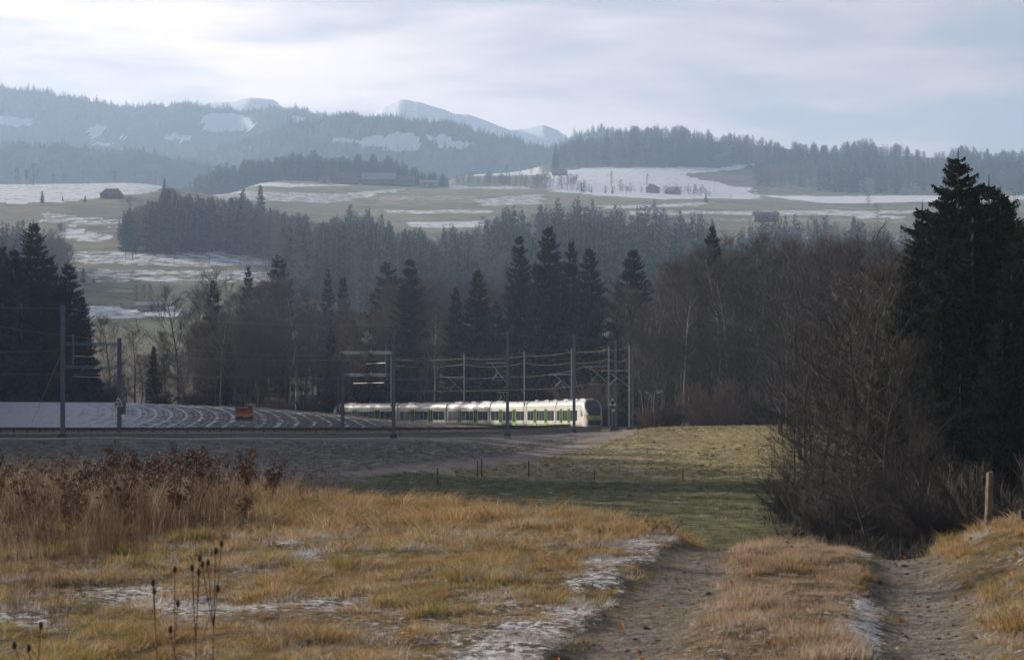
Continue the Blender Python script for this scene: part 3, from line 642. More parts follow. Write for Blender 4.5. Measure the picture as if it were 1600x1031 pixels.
    # leaves and clods on the track
    lf = MB(); lf.quad((-.04, -.02, 0), (.0, -.035, .015), (.045, .0, .004), (0, .03, .02)); lf.tri((-.04, -.02, 0), (0, .03, .02), (-.03, .02, .01))
    n = 700; X, Y = near_zone_points(n, 10.5, 22, 23); r = np.random.default_rng(24); s = track_s(X, Y)
    keep = r.random(n) < np.where(s > 1.3, .9, np.where(s > -1.4, .35, .06)); X, Y = X[keep], Y[keep]; n = len(X)
    scatter('fallen_leaves', [proto('leaf_00', lf.mesh('leaf', MT['deadleaf']))], np.stack([X, Y, H(X, Y)+.05], -1), rots(n, 25, .6), r.uniform(.25, .75, n), np.zeros(n))
    cl = []; global CLODS; CLODS = cl
    for k in range(3):
        rr_ = random.Random(k); mb = MB(); ring = []
        for j in range(6): a = j*math.pi/3; q = rr_.uniform(.7, 1.1); ring.append((math.cos(a)*q, math.sin(a)*q, 0))
        mid = [(x*.7+rr_.uniform(-.1, .1), y*.7, .45+rr_.uniform(-.1, .1)) for x, y, z in ring]
        for j in range(6): mb.quad(ring[j], ring[(j+1) % 6], mid[(j+1) % 6], mid[j]); mb.tri(mid[j], mid[(j+1) % 6], (0, 0, .62))
        cl.append(proto('clod_%02d' % k, mb.mesh('clod', MT['soilclod'])))
    n = 26000; X, Y = near_zone_points(n, 10, 24, 33); r = np.random.default_rng(34); l, rt = rutmask(X, Y)
    keep = r.random(n) < np.clip(l*.6+rt, 0, 1)*.8; X, Y = X[keep], Y[keep]; n = len(X)
    scatter('soil_clods', cl, np.stack([X, Y, H(X, Y)-.004], -1), rots(n, 35, .2), np.exp(r.normal(math.log(.008), .55, n)), r.integers(0, 3, n))
build_near_grass()
def meadow_clods():
    n = 5200; X, Y = near_zone_points(n, 152, 250, 37); r = np.random.default_rng(38); px = 800+F*X/Y
    k = (px > np.interp(Y, [150, 163, 172, 185, 205, 228, 250], [680, 760, 800, 860, 930, 975, 1010])+10) & (r.random(n) < .2+1.2*sstep(.35, .7, fbm(X*.12, Y*.08, 39)))
    X, Y = X[k], Y[k]; n = len(X); h = np.minimum(np.exp(r.normal(math.log(.09), .4, n)), .20); w = h*r.uniform(1.0, 2.4, n)
    scatter('molehills', [proto('hill_%02d' % i, p.data) for i, p in enumerate(CLODS)], np.stack([X, Y, H(X, Y)-.01], -1), rots(n, 40, .1), np.stack([w, w, h*1.5], -1), r.integers(0, 3, n))
meadow_clods()

def build_meadow_tussocks():
    t = []
    for k in range(3): t.append(proto('tussock_%02d' % k, blades(26, .10, .28, .22, .035, .7, 300+k, segs=2).mesh('tussock', MT['g_meadow'])))
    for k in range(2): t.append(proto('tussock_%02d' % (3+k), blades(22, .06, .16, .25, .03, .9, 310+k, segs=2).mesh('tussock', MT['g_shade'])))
    for k in range(2): t.append(proto('tussock_%02d' % (5+k), blades(22, .05, .16, .25, .035, 1.0, 320+k, segs=2).mesh('tussock', MT['g_frost'])))
    for k in range(2): t.append(proto('tussock_%02d' % (7+k), blades(24, .08, .22, .24, .035, .8, 330+k, segs=2).mesh('tussock', MT['g_bank'])))
    for k in range(2): t.append(proto('tussock_%02d' % (9+k), blades(24, .12, .38, .24, .03, .6, 340+k, segs=2).mesh('tussock', MT['g_verge'])))
    n = 60000; X, Y = near_zone_points(n, 60, 262, 53); r = np.random.default_rng(54); px = 800+F*X/Y
    Yl = np.interp(px, [0, 200, 400, 620, 800, 900, 975], [163, 167, 181, 193, 205, 222, 240])
    vg = np.interp(px, [0, 200, 400, 620, 700, 800, 900, 975], [210, 212, 221, 231, 235, 240, 249, 252]); verge = (px < 960) & (Y > vg-1) & (Y < vg+7+5*fbm(X*.2, Y*.2, 57)) & (Y > 200)
    keep = (px > 975) & (Y < 256) | (Y < Yl) | verge; keep &= r.random(n) < .25+.9*fbm(X*.3, Y*.15, 55); keep &= r.random(n) > path_mask(X, Y)
    keep &= ~((Y < 145) & (r.random(n) < .97*sstep(1180, 1330, px)))
    X, Y, px, verge = X[keep], Y[keep], px[keep], verge[keep]; n = len(X)
    lo = Y+(px-900)*.004 < 147  # hollow side of the painted shade line
    fr = r.random(n) < np.where(lo, .035, np.where(px < 1000, .16, .03))
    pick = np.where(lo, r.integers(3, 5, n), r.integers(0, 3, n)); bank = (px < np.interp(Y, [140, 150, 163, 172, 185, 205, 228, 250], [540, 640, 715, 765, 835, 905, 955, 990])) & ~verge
    pick = np.where(bank & ~((Y < 140) & (px > 620)), r.integers(7, 9, n), pick); fr = fr | (bank & (r.random(n) < .12)); pick = np.where(fr, r.integers(5, 7, n), pick); pick = np.where(verge & (r.random(n) < .8), r.integers(9, 11, n), pick)
    hs = r.uniform(.6, 1.5, n)*np.where(lo, .9, .85)
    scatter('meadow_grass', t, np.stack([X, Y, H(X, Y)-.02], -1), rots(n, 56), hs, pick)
build_meadow_tussocks()

# ------------------------------------------------------------------ trees
def spruce_parts(seed, H_=20.0, rad=3.6, whorls=30, per=7, leaf=5, droop=.30, ragged=.25, bare=.06, lw=1.0):
    """returns (trunk MB, crown MB): drooping boughs carrying hanging sprays"""
    r = random.Random(seed); tr = MB(); cr = MB()
    n = 7
    for k in range(n):
        z0, z1 = H_*k/n, H_*(k+1)/n; tr.seg((0, 0, z0), (0, 0, z1), .26*(1-k/n)+.03, .26*(1-(k+1)/n)+.03, 6)
    for w in range(whorls):
        t = bare+(1-bare)*(w+r.uniform(-.6, .6))/whorls; t = min(max(t, bare), .985); z = H_*t
        prof = (1-t)**.72*(.62+.38*min(1, t/.3))
        sec = r.uniform(1-ragged, 1+ragged)
        for b in range(max(3, int(per*(.6+.4*(1-t))))):
            L = rad*prof*sec*r.uniform(.65, 1.2)+.18
            a = r.random()*2*math.pi; ca, sa = math.cos(a), math.sin(a); z = H_*min(.99, t+r.uniform(-.5, .5)/whorls)
            up = .55*t-.15; dr = droop*(1-.6*t)
            sp = []
            m = leaf
            for k in range(m+1):
                s = k/m; sp.append(Vector((ca*L*s, sa*L*s, z+L*(up*s-dr*math.sin(min(s*1.25, 1)*math.pi/2)+.16*s*s*s))))
            side = Vector((-sa, ca, 0))
            for k in range(m):
                p = sp[k]; q = sp[k+1]; s = (k+.5)/m
                wd = (L*.33*(1-s)**.5+.14)*lw*r.uniform(.7, 1.2)
                for sg in (-1, 1):
                    tip = q+side*sg*wd+Vector((0, 0, -wd*r.uniform(.15, .75)))+Vector((ca, sa, 0))*wd*r.uniform(.1, .6)
                    cr.tri(p, q+Vector((0, 0, .02)), tip)
                    if s > .25: # hanging spray
                        hgd = p.lerp(q, r.random()); hh = (.34+.42*L/rad)*r.uniform(.5, 1.2)*lw
                        cr.tri(hgd, hgd.lerp(tip, .6), hgd+side*sg*wd*.25+Vector((ca*.1, sa*.1, -hh)))
            e = sp[-1]; f = sp[-2]
            cr.tri(f+side*.07*lw, f-side*.07*lw, e+(e-f)*.35)
    cr.seg((0, 0, H_*.96), (0, 0, H_*1.02), .06, .01, 3)
    return tr, cr
def bare_parts(seed, H_=20.0, limbs=24, spread=4.2, first=.22, twigs=7, upness=1.0, tw=.03):
    r = random.Random(seed); tr = MB(); cr = MB()
    pts = [Vector((0, 0, 0))]; d = Vector((0, 0, 1)); n = 9
    for k in range(n):
        d = (d+Vector((r.gauss(0, .05), r.gauss(0, .05), .12))).normalized(); pts.append(pts[-1]+d*H_*.93/n)
    rad = lambda s: .20*(1-s)**.9+.012
    for k in range(n): tr.seg(pts[k], pts[k+1], rad(k/n), rad((k+1)/n), 6)
    def flat(p, q, w):
        d_ = (q-p); s_ = d_.cross(Vector((r.gauss(0, 1), r.gauss(0, 1), r.gauss(0, 1))))
        if s_.length < 1e-6: return
        s_ = s_.normalized()*w/2; cr.quad(p-s_, p+s_, q+s_*.4, q-s_*.4)
    for i in range(limbs):
        t = first+(1-first)*(i+r.random())/limbs; t = min(t, .97); k = min(int(t*n), n-1); p = pts[k].lerp(pts[k+1], t*n-k)
        L = spread*(.35+1.0*math.sin(math.pi*min((t-first)/(1-first)*.8+.18, 1)))*r.uniform(.6, 1.15)*(1.05-.35*t)
        a = i*2.4+r.uniform(-.5, .5); el = (.45+.5*t)*upness*r.uniform(.8, 1.25)
        d = Vector((math.cos(a), math.sin(a), el)).normalized(); seg = 4; q = p.copy(); r0 = max(rad(t)*.55, .025)
        for j in range(seg):
            q2 = q+d*L/seg; r1 = r0*.66; tr.seg(q, q2, r0, r1, 4); r0 = r1
            nb = 2 if j < 1 else 3
            for b in range(nb):
                a2 = r.random()*6.283; side = (d.orthogonal().normalized()); side = Matrix.Rotation(a2, 3, d) @ side
                d2 = (d*.75+side*.75+Vector((0, 0, .35))).normalized(); L2 = L*.42*r.uniform(.6, 1.2)*(1-.12*j)+.3; u = q.lerp(q2, r.random()); 
                u2 = u+d2*L2*.5; d3 = (d2+Vector((r.gauss(0, .2), r.gauss(0, .2), .22))).normalized(); u3 = u2+d3*L2*.5
                cr.seg(u, u2, .026, .017, 3); cr.seg(u2, u3, .017, .009, 3)
                for w in range(twigs):
                    s = r.uniform(.15, 1); v = u.lerp(u2, s*2) if s < .5 else u2.lerp(u3, s*2-1)
                    dt = (d3+Vector((r.gauss(0, .55), r.gauss(0, .55), r.gauss(.25, .4)))).normalized(); lt = r.uniform(.45, 1.25)
                    v2 = v+dt*lt*.55; flat(v, v2, tw)
                    for z in range(2):
                        d4 = (dt+Vector((r.gauss(0, .45), r.gauss(0, .45), r.gauss(.1, .3)))).normalized(); flat(v2, v2+d4*lt*.6, tw*.7)
            q = q2; d = (d+Vector((r.gauss(0, .15), r.gauss(0, .15), .10))).normalized()
    return tr, cr
def bush_parts(seed, h=3.0, stems=46, tw=.03, nb=7, sr=.022, sprd=.75):
    r = random.Random(seed); cr = MB()
    for i in range(stems):
        a = r.random()*6.283; q = r.random()*.5; p = Vector((math.cos(a)*q, math.sin(a)*q, 0)); d = Vector((math.cos(a)*r.uniform(.1, sprd), math.sin(a)*r.uniform(.1, sprd), 1)).normalized()
        L = h*r.uniform(.6 if nb < 10 else .3, 1.05)/4
        for j in range(4):
            p2 = p+d*L; cr.seg(p, p2, sr*(1-j*.2), sr*(1-(j+1)*.2), 3)
            for b in range(nb):
                v = p.lerp(p2, r.random()); dt = (d+Vector((r.gauss(0, .5), r.gauss(0, .5), r.gauss(.1, .3)))).normalized(); v2 = v+dt*r.uniform(.2, .7)
                s_ = dt.orthogonal().normalized()*tw/2; cr.quad(v-s_, v+s_, v2+s_*.4, v2-s_*.4)
            p = p2; cv = .12 if sprd < 1 else .34; d = (d+Vector((r.gauss(0, cv), r.gauss(0, cv), .02))).normalized()
    return cr
def merged(a, b):
    a.f += [tuple(i+len(a.v) for i in f) for f in b.f]; a.m = [0]*len(a.m)+[1]*len(b.f); a.v += b.v; return a
# shared meshes; every tree made from them is 1 m tall before scaling
def unit(mb, h):
    mb.v = [(x/h, y/h, z/h) for x, y, z in mb.v]; return mb
SPR = []; SPRH = []; BARE = []; BUSH = []
for k in range(5):
    t, c = spruce_parts(400+k, 20, [3.3, 2.9, 3.9, 3.1, 3.6][k], 42, 11, 5, [.35, .25, .4, .5, .3][k], [.2, .3, .35, .28, .22][k])
    SPR.append((unit(t, 20).mesh('spruce_trunk', MT['bark']), unit(c, 20).mesh('spruce_crown', MT['spruce'])))
for k in range(3):
    t, c = spruce_parts(430+k, 20, [4.3, 3.7, 3.3][k], 72, 17, 11, [.42, .5, .35][k], [.30, .28, .36][k], lw=.50)
    SPRH.append((unit(t, 20).mesh('spruce_trunk', MT['bark']), unit(c, 20).mesh('spruce_crown', MT['spruce'])))
for k in range(6):
    t, c = bare_parts(450+k, 20, [24, 28, 22, 26, 30, 20][k], [4.0, 3.4, 4.6, 3.0, 3.8, 5.2][k], [.25, .35, .2, .4, .3, .12][k])
    BARE.append((unit(t, 20).mesh('bare_trunk', MT['bark_pale'] if k == 3 else MT['bark']), unit(c, 20).mesh('bare_twigs', MT['twig'])))
BAREN = []
for k in range(3):
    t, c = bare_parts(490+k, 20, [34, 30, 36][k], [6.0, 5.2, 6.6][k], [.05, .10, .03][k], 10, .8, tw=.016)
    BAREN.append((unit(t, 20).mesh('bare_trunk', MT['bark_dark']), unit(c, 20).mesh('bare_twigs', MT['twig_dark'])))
REDT = BARE[0][1].copy(); REDT.materials[0] = MT['twig_red']
MT['twig_pale'] = leafy('pale_brown_twigs', [(.17, .12, .09), (.24, .17, .13)], 0.0, scale=.3)
for k in range(3): BUSH.append(unit(bush_parts(470+k, 3.0, 90, .035, 11, .022, .9), 3.0).mesh('bush_twigs', MT['twig_pale'] if k == 2 else MT['twig']))

for k in range(3): BUSH.append(unit(bush_parts(480+k, 3.0, 60, .012, 20, .012, .9), 3.0).mesh('bush_twigs', MT['twig_dark']))
def tree(name, kind, px, ytop, D, label, group=None, cat='tree', wide=1.0, base=None, seed=None):
    """kind: spruce / spruce_fine / bare index; height follows from where its top stands"""
    X = (px-800)/F*D; zb = hz(X, D)-.15 if base is None else base
    h = (HY-ytop)/F*D-zb
    src = {'s': SPR, 'f': SPRH, 'b': BARE, 'n': BAREN}[kind[0]]; me = src[int(kind[1:]) % len(src)]
    e = empty(name, (X, D, zb), random.random()*6.28, label, cat, group); e.scale = (h*wide, h*wide, h)
    put('trunk', me[0], e); put('crown', me[1], e)
    return e
def bush(px, D, h, label, k=0, group=None, wide=1.0):
    X = (px-800)/F*D; e = put('bush', BUSH[k], None, (X, D, hz(X, D)-.05)); e.scale = (h*wide, h*wide, h); e.rotation_euler = (0, 0, random.random()*6.28)
    return tag(e, label, 'bush', group)

# ------------------------------------------------------------------ the woods behind the railway: every tree a thing
def outline(pts): a = np.array(pts, float); return lambda x: float(np.interp(x, a[:, 0], a[:, 1]))
# spruces one can pick out: (px, ytop, D, kind, wide, label)
SP = [
 (52, 346, 338, 'f0', 1.15, 'tallest dark spruce of the stand at the far left, pointed top against the snowy slope'),
 (22, 388, 335, 'f1', 1.2, 'dark spruce left of the tallest one in the far left stand'),
 (4, 382, 350, 'f2', 1.1, 'dark spruce cut by the left edge of the far left stand'),
 (78, 402, 345, 'f1', 1.1, 'dark spruce just right of the tallest one in the far left stand'),
 (106, 410, 340, 'f0', 1.15, 'dark spruce with a rounded top, second highest peak of the far left stand'),
 (128, 462, 342, 'f2', 1.2, 'lower dark spruce at the right edge of the far left stand'),
 (64, 440, 330, 'f2', 1.3, 'low broad spruce in front of the far left stand'),
 (34, 445, 328, 's2', 1.3, 'low dark spruce at the foot of the far left stand'),
 (92, 468, 331, 's4', 1.3, 'short dark spruce filling the front of the far left stand'),
 (138, 520, 338, 's1', 1.2, 'small dark spruce at the right foot of the far left stand'),
 (240, 540, 345, 's0', .9, 'small young spruce before the bare trees left of the tourist sign'),
 (333, 436, 385, 's3', .95, 'dark spruce standing above the bare wood behind the brown tourist sign'),
 (352, 500, 360, 's2', 1.1, 'dull green conifer half hidden in the bare wood behind the brown tourist sign'),
 (388, 416, 420, 's1', 1.0, 'spruce with a thin top rising left of the lone round conifer top'),
 (435, 398, 430, 's2', 1.2, 'conifer with a dense top against the pale snowy field'),
 (512, 419, 425, 's1', .8, 'thin spruce tip above the bare crowns left of the train tail'),
 (536, 430, 430, 's0', .8, 'thin spruce tip nearest the wide gap above the train tail'),
 (518, 512, 372, 's3', 1.0, 'low dark spruce behind the left end of the train'),
 (552, 500, 372, 's4', 1.1, 'low dark spruce directly above the train tail'),
 (580, 545, 368, 's0', 1.2, 'short dark spruce right of the train tail'),
 (605, 408, 430, 's2', 1.5, 'broad round pine behind the bare crowns left of the tall lone spruce'),
 (641, 402, 366, 'f1', 1.0, 'tall narrow spruce right behind the second catenary portal'),
 (668, 520, 362, 's3', 1.2, 'low spruce at the right foot of the tall narrow one'),
 (712, 446, 352, 'f2', .85, 'narrow spruce left of the middle group, above the pale mast'),
 (746, 420, 350, 'f0', .85, 'medium spruce second from the left in the middle group'),
 (727, 520, 345, 's1', 1.2, 'low dark spruce between the narrow and the medium spruce'),
 (775, 470, 345, 's2', 1.1, 'shaded spruce under the left side of the middle group'),
 (811, 365, 350, 'f1', .82, 'slender spruce just left of the highest one in the middle group'),
 (857, 352, 346, 'f0', .92, 'highest spruce of the middle group, above the train'),
 (893, 374, 350, 'f2', .72, 'slim ragged spruce just right of the highest one'),
 (921, 386, 340, 'f0', .9, 'dark spruce at the right end of the middle group'),
 (838, 440, 336, 's4', 1.15, 'dark spruce filling the front of the middle group, left of its centre'),
 (876, 436, 334, 's2', 1.15, 'dark spruce filling the front of the middle group below its highest top'),
 (905, 470, 330, 's0', 1.2, 'dark spruce low in the middle group behind the front of the train'),
 (800, 480, 338, 's3', 1.2, 'dark spruce low in the middle group behind the middle of the train'),
 (989, 388, 330, 'f0', 1.1, 'free standing bushy spruce right of the middle group'),
 (966, 500, 322, 's2', 1.1, 'low dark spruce under the free standing bushy one'),
 (1057, 408, 335, 's4', .9, 'small dark conifer top among the bare crowns right of the bushy spruce'),
 (1113, 350, 290, 'f2', .8, 'spruce with a ragged pointed top above the right hand bare wood'),
 (1166, 400, 285, 's1', .95, 'dim spruce inside the right hand bare wood, beside the pale birch trunk'),
]
for px, y, D, k, w, lab in SP: tree('spruce_tree', k, px, y, D, lab, 'spruces in the wood behind the railway', wide=w)
BT = [
 (280, 444, 372, 'b5', 1.2, 'big round bare tree in the gap left of the wood, open crown against snow'),
 (210, 505, 350, 'b5', 1.3, 'spreading bare tree beside the left catenary portal'),
 (170, 490, 352, 'b0', 1.1, 'bare tree between the dark left stand and the portal'),
 (318, 415, 395, 'b2', 1.2, 'tall pale brown bare tree behind the round one'),
 (258, 512, 346, 'b1', .9, 'bare tree with a few brown leaves left of the tourist sign'),
 (1176, 352, 268, 'b3', .8, 'tall birch with a bright pale trunk in the right hand wood'),
 (1068, 440, 262, 'b3', .8, 'thin birch with a pale leaning trunk right of the railway masts'),
 (1128, 375, 275, 'b3', .9, 'birch with a forked pale trunk between two others'),
 (660, 430, 375, 'b3', .9, 'slim pale stemmed tree right of the tall narrow spruce'),
 (345, 480, 350, 'b3', .8, 'thin pale stemmed tree behind the brown tourist sign'),
]
for px, y, D, k, w, lab in BT: tree('bare_tree', k, px, y, D, lab, 'single bare trees in the near woods', wide=w)
ORD = 'first second third fourth fifth sixth seventh eighth ninth tenth eleventh twelfth thirteenth fourteenth fifteenth sixteenth seventeenth eighteenth nineteenth twentieth twenty-first twenty-second twenty-third twenty-fourth twenty-fifth twenty-sixth'.split()
def mass(n, px0, px1, D0, D1, out, label, group, seed, wide=(.85, 1.25), jit=(0, 45), kinds=('b0', 'b1', 'b2', 'b4', 'b5', 'b0', 'b1', 'b3'), red=0.0):
    r = random.Random(seed)
    for i in range(n):
        px = px0+(px1-px0)*(i+r.uniform(.1, .9))/n; D = r.uniform(D0, D1)
        e = tree('bare_tree', kinds[r.randrange(len(kinds))], px, out(px)+r.uniform(*jit), D, label+', '+ORD[i]+' from the left', group, wide=r.uniform(*wide))
        if r.random() < red:
            e.children[-1].data = REDT
o1 = outline([(140, 500), (200, 500), (230, 470), (262, 500), (300, 440), (340, 430), (380, 425), (430, 416), (480, 424), (520, 436), (560, 448), (600, 416), (650, 420), (700, 418), (760, 402), (800, 410), (850, 400), (930, 405), (960, 440), (1000, 430), (1040, 420), (1080, 405)])
mass(20, 300, 760, 400, 450, o1, 'bare tree in the back row left of the middle spruces', 'bare trees of the back row', 31)
mass(24, 295, 780, 365, 405, o1, 'bare tree in the middle row behind the train tail', 'bare trees of the middle row', 32, jit=(10, 80), red=.15)
mass(20, 300, 560, 342, 362, o1, 'bare tree at the wood edge beyond the striped field', 'bare trees at the field edge', 33, jit=(50, 130), red=.1)
mass(10, 150, 300, 345, 375, outline([(140, 560), (300, 540)]), 'small bare tree low in the gap beside the left portal', 'small bare trees in the gap', 34, jit=(-10, 40), wide=(1.0, 1.6))
mass(12, 570, 960, 352, 385, o1, 'bare tree among the spruces behind the train', 'bare trees among the middle spruces', 35, jit=(40, 110))
o2 = outline([(940, 440), (1000, 430), (1030, 412), (1060, 400), (1090, 372), (1130, 362), (1170, 358), (1210, 366), (1250, 358), (1300, 352), (1350, 356), (1400, 362), (1600, 350)])
mass(14, 945, 1260, 300, 340, o2, 'bare tree in the back row of the right wood', 'bare trees of the right wood, back', 36, jit=(0, 30))
mass(18, 1000, 1270, 262, 296, o2, 'bare tree in the front row of the right wood', 'bare trees of the right wood, front', 37, jit=(5, 75))
mass(14, 995, 1250, 258, 268, outline([(990, 500), (1100, 500), (1250, 470)]), 'low bare tree along the edge of the meadow', 'low bare trees at the meadow edge', 38, jit=(0, 60), wide=(1.1, 1.6))
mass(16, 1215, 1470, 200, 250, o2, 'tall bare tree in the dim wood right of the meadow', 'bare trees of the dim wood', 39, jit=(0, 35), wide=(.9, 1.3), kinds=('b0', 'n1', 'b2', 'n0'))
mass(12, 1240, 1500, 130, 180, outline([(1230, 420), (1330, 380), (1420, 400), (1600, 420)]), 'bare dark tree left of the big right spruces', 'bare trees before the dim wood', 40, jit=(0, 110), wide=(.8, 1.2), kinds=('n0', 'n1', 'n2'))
# the near dark group at the right
for px, y, D, k, w, lab in [
 (1478, 300, 101, 'f1', 1.2, 'dark spruce filling the left flank of the highest one'), (1519, 296, 103, 'f2', 1.25, 'dark spruce between the two highest tops'), (1563, 300, 101, 'f0', 1.25, 'dark spruce on the right flank of the broad ragged one'), (1588, 345, 99, 'f2', 1.3, 'dark spruce near the right edge behind the thin dead tree'),
 (1497, 243, 100, 'f0', 1.25, 'highest of the big dark spruces at the right, its top against the sky and ridge'),
 (1545, 283, 104, 'f1', 1.45, 'big dark spruce close on the right of the highest one, broad ragged top'),
 (1441, 322, 103, 'f2', 1.3, 'smaller dark spruce left of the highest one at the right'),
 (1520, 340, 94, 'f1', 1.4, 'dark spruce in front between the two biggest at the right'),
 (1600, 350, 96, 'f0', 1.35, 'dark spruce cut by the right edge of the photo'),
 (1470, 470, 92, 'f2', 1.2, 'low dark spruce at the foot of the big group'),
 (1566, 500, 88, 'f0', 1.2, 'low dark spruce near the weathered post'),
 (1462, 400, 99, 'f1', 1.3, 'dark spruce between the smaller left one and the highest one'), (1580, 430, 92, 'f2', 1.4, 'dark spruce low at the right edge'), (1425, 440, 97, 'f0', 1.2, 'dark spruce low at the left of the big group'),
 (1500, 560, 90, 's2', 1.3, 'short dark spruce behind the right track rut')]:
    tree('spruce_tree', k, px, y, D, lab, 'big spruces at the right', wide=w)
for px, y, D, k, w, lab in [
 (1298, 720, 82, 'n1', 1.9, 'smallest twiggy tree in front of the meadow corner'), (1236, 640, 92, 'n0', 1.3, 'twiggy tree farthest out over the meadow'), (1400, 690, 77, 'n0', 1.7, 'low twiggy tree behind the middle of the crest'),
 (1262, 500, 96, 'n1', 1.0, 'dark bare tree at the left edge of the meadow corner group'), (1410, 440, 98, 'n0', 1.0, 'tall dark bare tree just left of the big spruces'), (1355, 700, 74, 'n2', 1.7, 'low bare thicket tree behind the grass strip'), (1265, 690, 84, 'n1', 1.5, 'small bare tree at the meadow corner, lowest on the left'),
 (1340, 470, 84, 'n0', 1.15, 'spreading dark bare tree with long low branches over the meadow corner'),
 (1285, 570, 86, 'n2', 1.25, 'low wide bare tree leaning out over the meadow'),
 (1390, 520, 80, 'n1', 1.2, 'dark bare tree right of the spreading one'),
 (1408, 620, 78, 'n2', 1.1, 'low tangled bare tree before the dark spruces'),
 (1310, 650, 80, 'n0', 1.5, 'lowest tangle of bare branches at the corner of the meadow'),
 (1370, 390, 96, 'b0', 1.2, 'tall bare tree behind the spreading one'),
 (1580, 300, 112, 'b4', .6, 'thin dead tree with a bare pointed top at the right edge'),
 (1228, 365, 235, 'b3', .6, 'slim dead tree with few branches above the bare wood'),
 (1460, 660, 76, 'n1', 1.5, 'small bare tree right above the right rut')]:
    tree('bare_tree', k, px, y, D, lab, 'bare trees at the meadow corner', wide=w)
for px, D, h, k, w, lab in [
 (915, 308, 7.6, 2, 1.15, 'reddish brown bush behind the roof of the train front'), (940, 302, 6.0, 0, 1.2, 'brown bush beside the train nose'),
 (1100, 258, 5.2, 2, 1.2, 'round pale brown bush left of the larger one at the meadow edge'), (1136, 256, 6.6, 2, 1.25, 'largest round pale brown bush at the meadow edge'),
 (1172, 257, 5.6, 0, 1.25, 'round brown bush right of the largest one'), (1205, 254, 4.6, 1, 1.3, 'low brown bush at the right end of the meadow edge'),
 (1017, 261, 3.2, 2, 1.2, 'small reddish bush beside the last mast'), (1047, 260, 3.4, 1, 1.3, 'small brown bush between the mast and the pale bushes'),
 (437, 340, 3.6, 2, 1.2, 'low tan bush right of the tourist sign, beyond the field'), (480, 344, 4.0, 1, 1.3, 'low brown bush beyond the field left of the train'),
 (300, 343, 4.0, 0, 1.3, 'low brown bush beyond the snowy field'), (250, 343, 3.6, 1, 1.3, 'low brown bush in the gap beyond the snowy field'), (165, 341, 5, 1, 1.3, 'brown bush right of the dark left stand'),
 (1240, 92, 2.6, 3, 1.1, 'dark bush at the left foot of the spreading bare tree'), (1275, 84, 2.6, 5, 1.1, 'dark bush below the low wide bare tree'), (1330, 80, 2.3, 4, 1.1, 'dark tangled bush under the spreading bare tree'),
 (1385, 76, 2.4, 4, 1.1, 'dark tangled bush before the right rut'), (1440, 74, 2.6, 3, 1.1, 'dark bush behind the top of the right rut'), (1500, 72, 3.6, 4, 1.4, 'dark bush left of the weathered post'), (1570, 70, 3.6, 4, 1.4, 'dark bush right of the weathered post'),
 (1300, 76, 1.8, 4, 1.2, 'low dark bush behind the middle strip of grass')]:
    bush(px, D, h, lab, k, 'bushes', w)

# dead undergrowth at the foot of the corner trees
def undergrowth():
    ps = [proto('under_%02d' % k, blades(40, .25, .8, .35, .022, .7, 360+k, segs=3).mesh('undergrowth', MT['twig_dark'])) for k in range(3)]
    n = 5200; X, Y = near_zone_points(n, 52, 112, 63); r = np.random.default_rng(64); px = 800+F*X/Y
    k = r.random(n) < sstep(1185, 1275, px+(fbm(X*.4, Y*.3, 67)-.5)*90); X, Y = X[k], Y[k]; n = len(X)
    scatter('undergrowth', ps, np.stack([X, Y, H(X, Y)-.03], -1), rots(n, 65, .25), r.uniform(.4, 1.35, n), r.integers(0, 3, n))
undergrowth()
# far forests: masses of trees
def far_protos(tagn):
    ps = []
    for k in range(4):
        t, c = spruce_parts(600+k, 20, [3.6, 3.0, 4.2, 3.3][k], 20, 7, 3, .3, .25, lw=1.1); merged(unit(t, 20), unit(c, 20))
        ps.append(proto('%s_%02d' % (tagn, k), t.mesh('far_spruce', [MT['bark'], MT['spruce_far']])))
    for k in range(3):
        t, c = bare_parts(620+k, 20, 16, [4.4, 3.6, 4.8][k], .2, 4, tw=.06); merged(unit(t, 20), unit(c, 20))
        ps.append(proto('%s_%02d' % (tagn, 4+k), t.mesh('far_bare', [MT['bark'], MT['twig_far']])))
    return ps
FP = far_protos('kind')
def forest(name, n, px0, px1, D0, D1, out, seed, h0=17, h1=26, pb=.3, hmin=8, clear=(), zfun=None, dens=None, wide=(.7, 1.05), jit=8):
    r = np.random.default_rng(seed); px = r.uniform(px0, px1, n); D = np.sqrt(r.random(n)*(D1**2-D0**2)+D0**2); gr = G(D)/D; D = G(D)
    bare = r.random(n) < pb*2*sstep(.3, .7, fbm(px*.012, D*.006, seed))
    X = (px-800)/F*D; z = H(X, D) if zfun is None else zfun(X, D)
    y = HY-z/D*F; top = np.interp(px, [p[0] for p in out], [p[1] for p in out]) + np.abs(r.normal(0, 1, n))*jit*.5 + jit*2.0*np.abs(vn(px/(jit*.62), px*0+D*0, seed)-.15)
    h = np.minimum(r.uniform(h0, h1, n)*gr*np.where(bare, .8, 1.12), (HY-top)/F*D-z); k = h > hmin*gr
    jx = r.uniform(-5, 5, n)
    for p in clear: k &= ~inpoly(px+jx, y, p)
    if pb > .2: k &= vn(px/16.0, D/45.0, seed+7) > .30
    if dens is not None: k &= r.random(n) < dens(px, D, X)
    X, D, z, h, bare = X[k], D[k], z[k], h[k], bare[k]; n = len(X)
    pick = np.where(bare, r.integers(4, 7, n), r.integers(0, 4, n))
    w = h*r.uniform(*wide, n)*np.where(bare, 1.3, 1)
    rot = np.zeros((n, 3)); rot[:, 2] = r.random(n)*6.28
    scatter(name, [proto(p.name+name, p.data) for p in FP], np.stack([X, D, z-.3], -1), rot, np.stack([w, w, h], -1), pick)
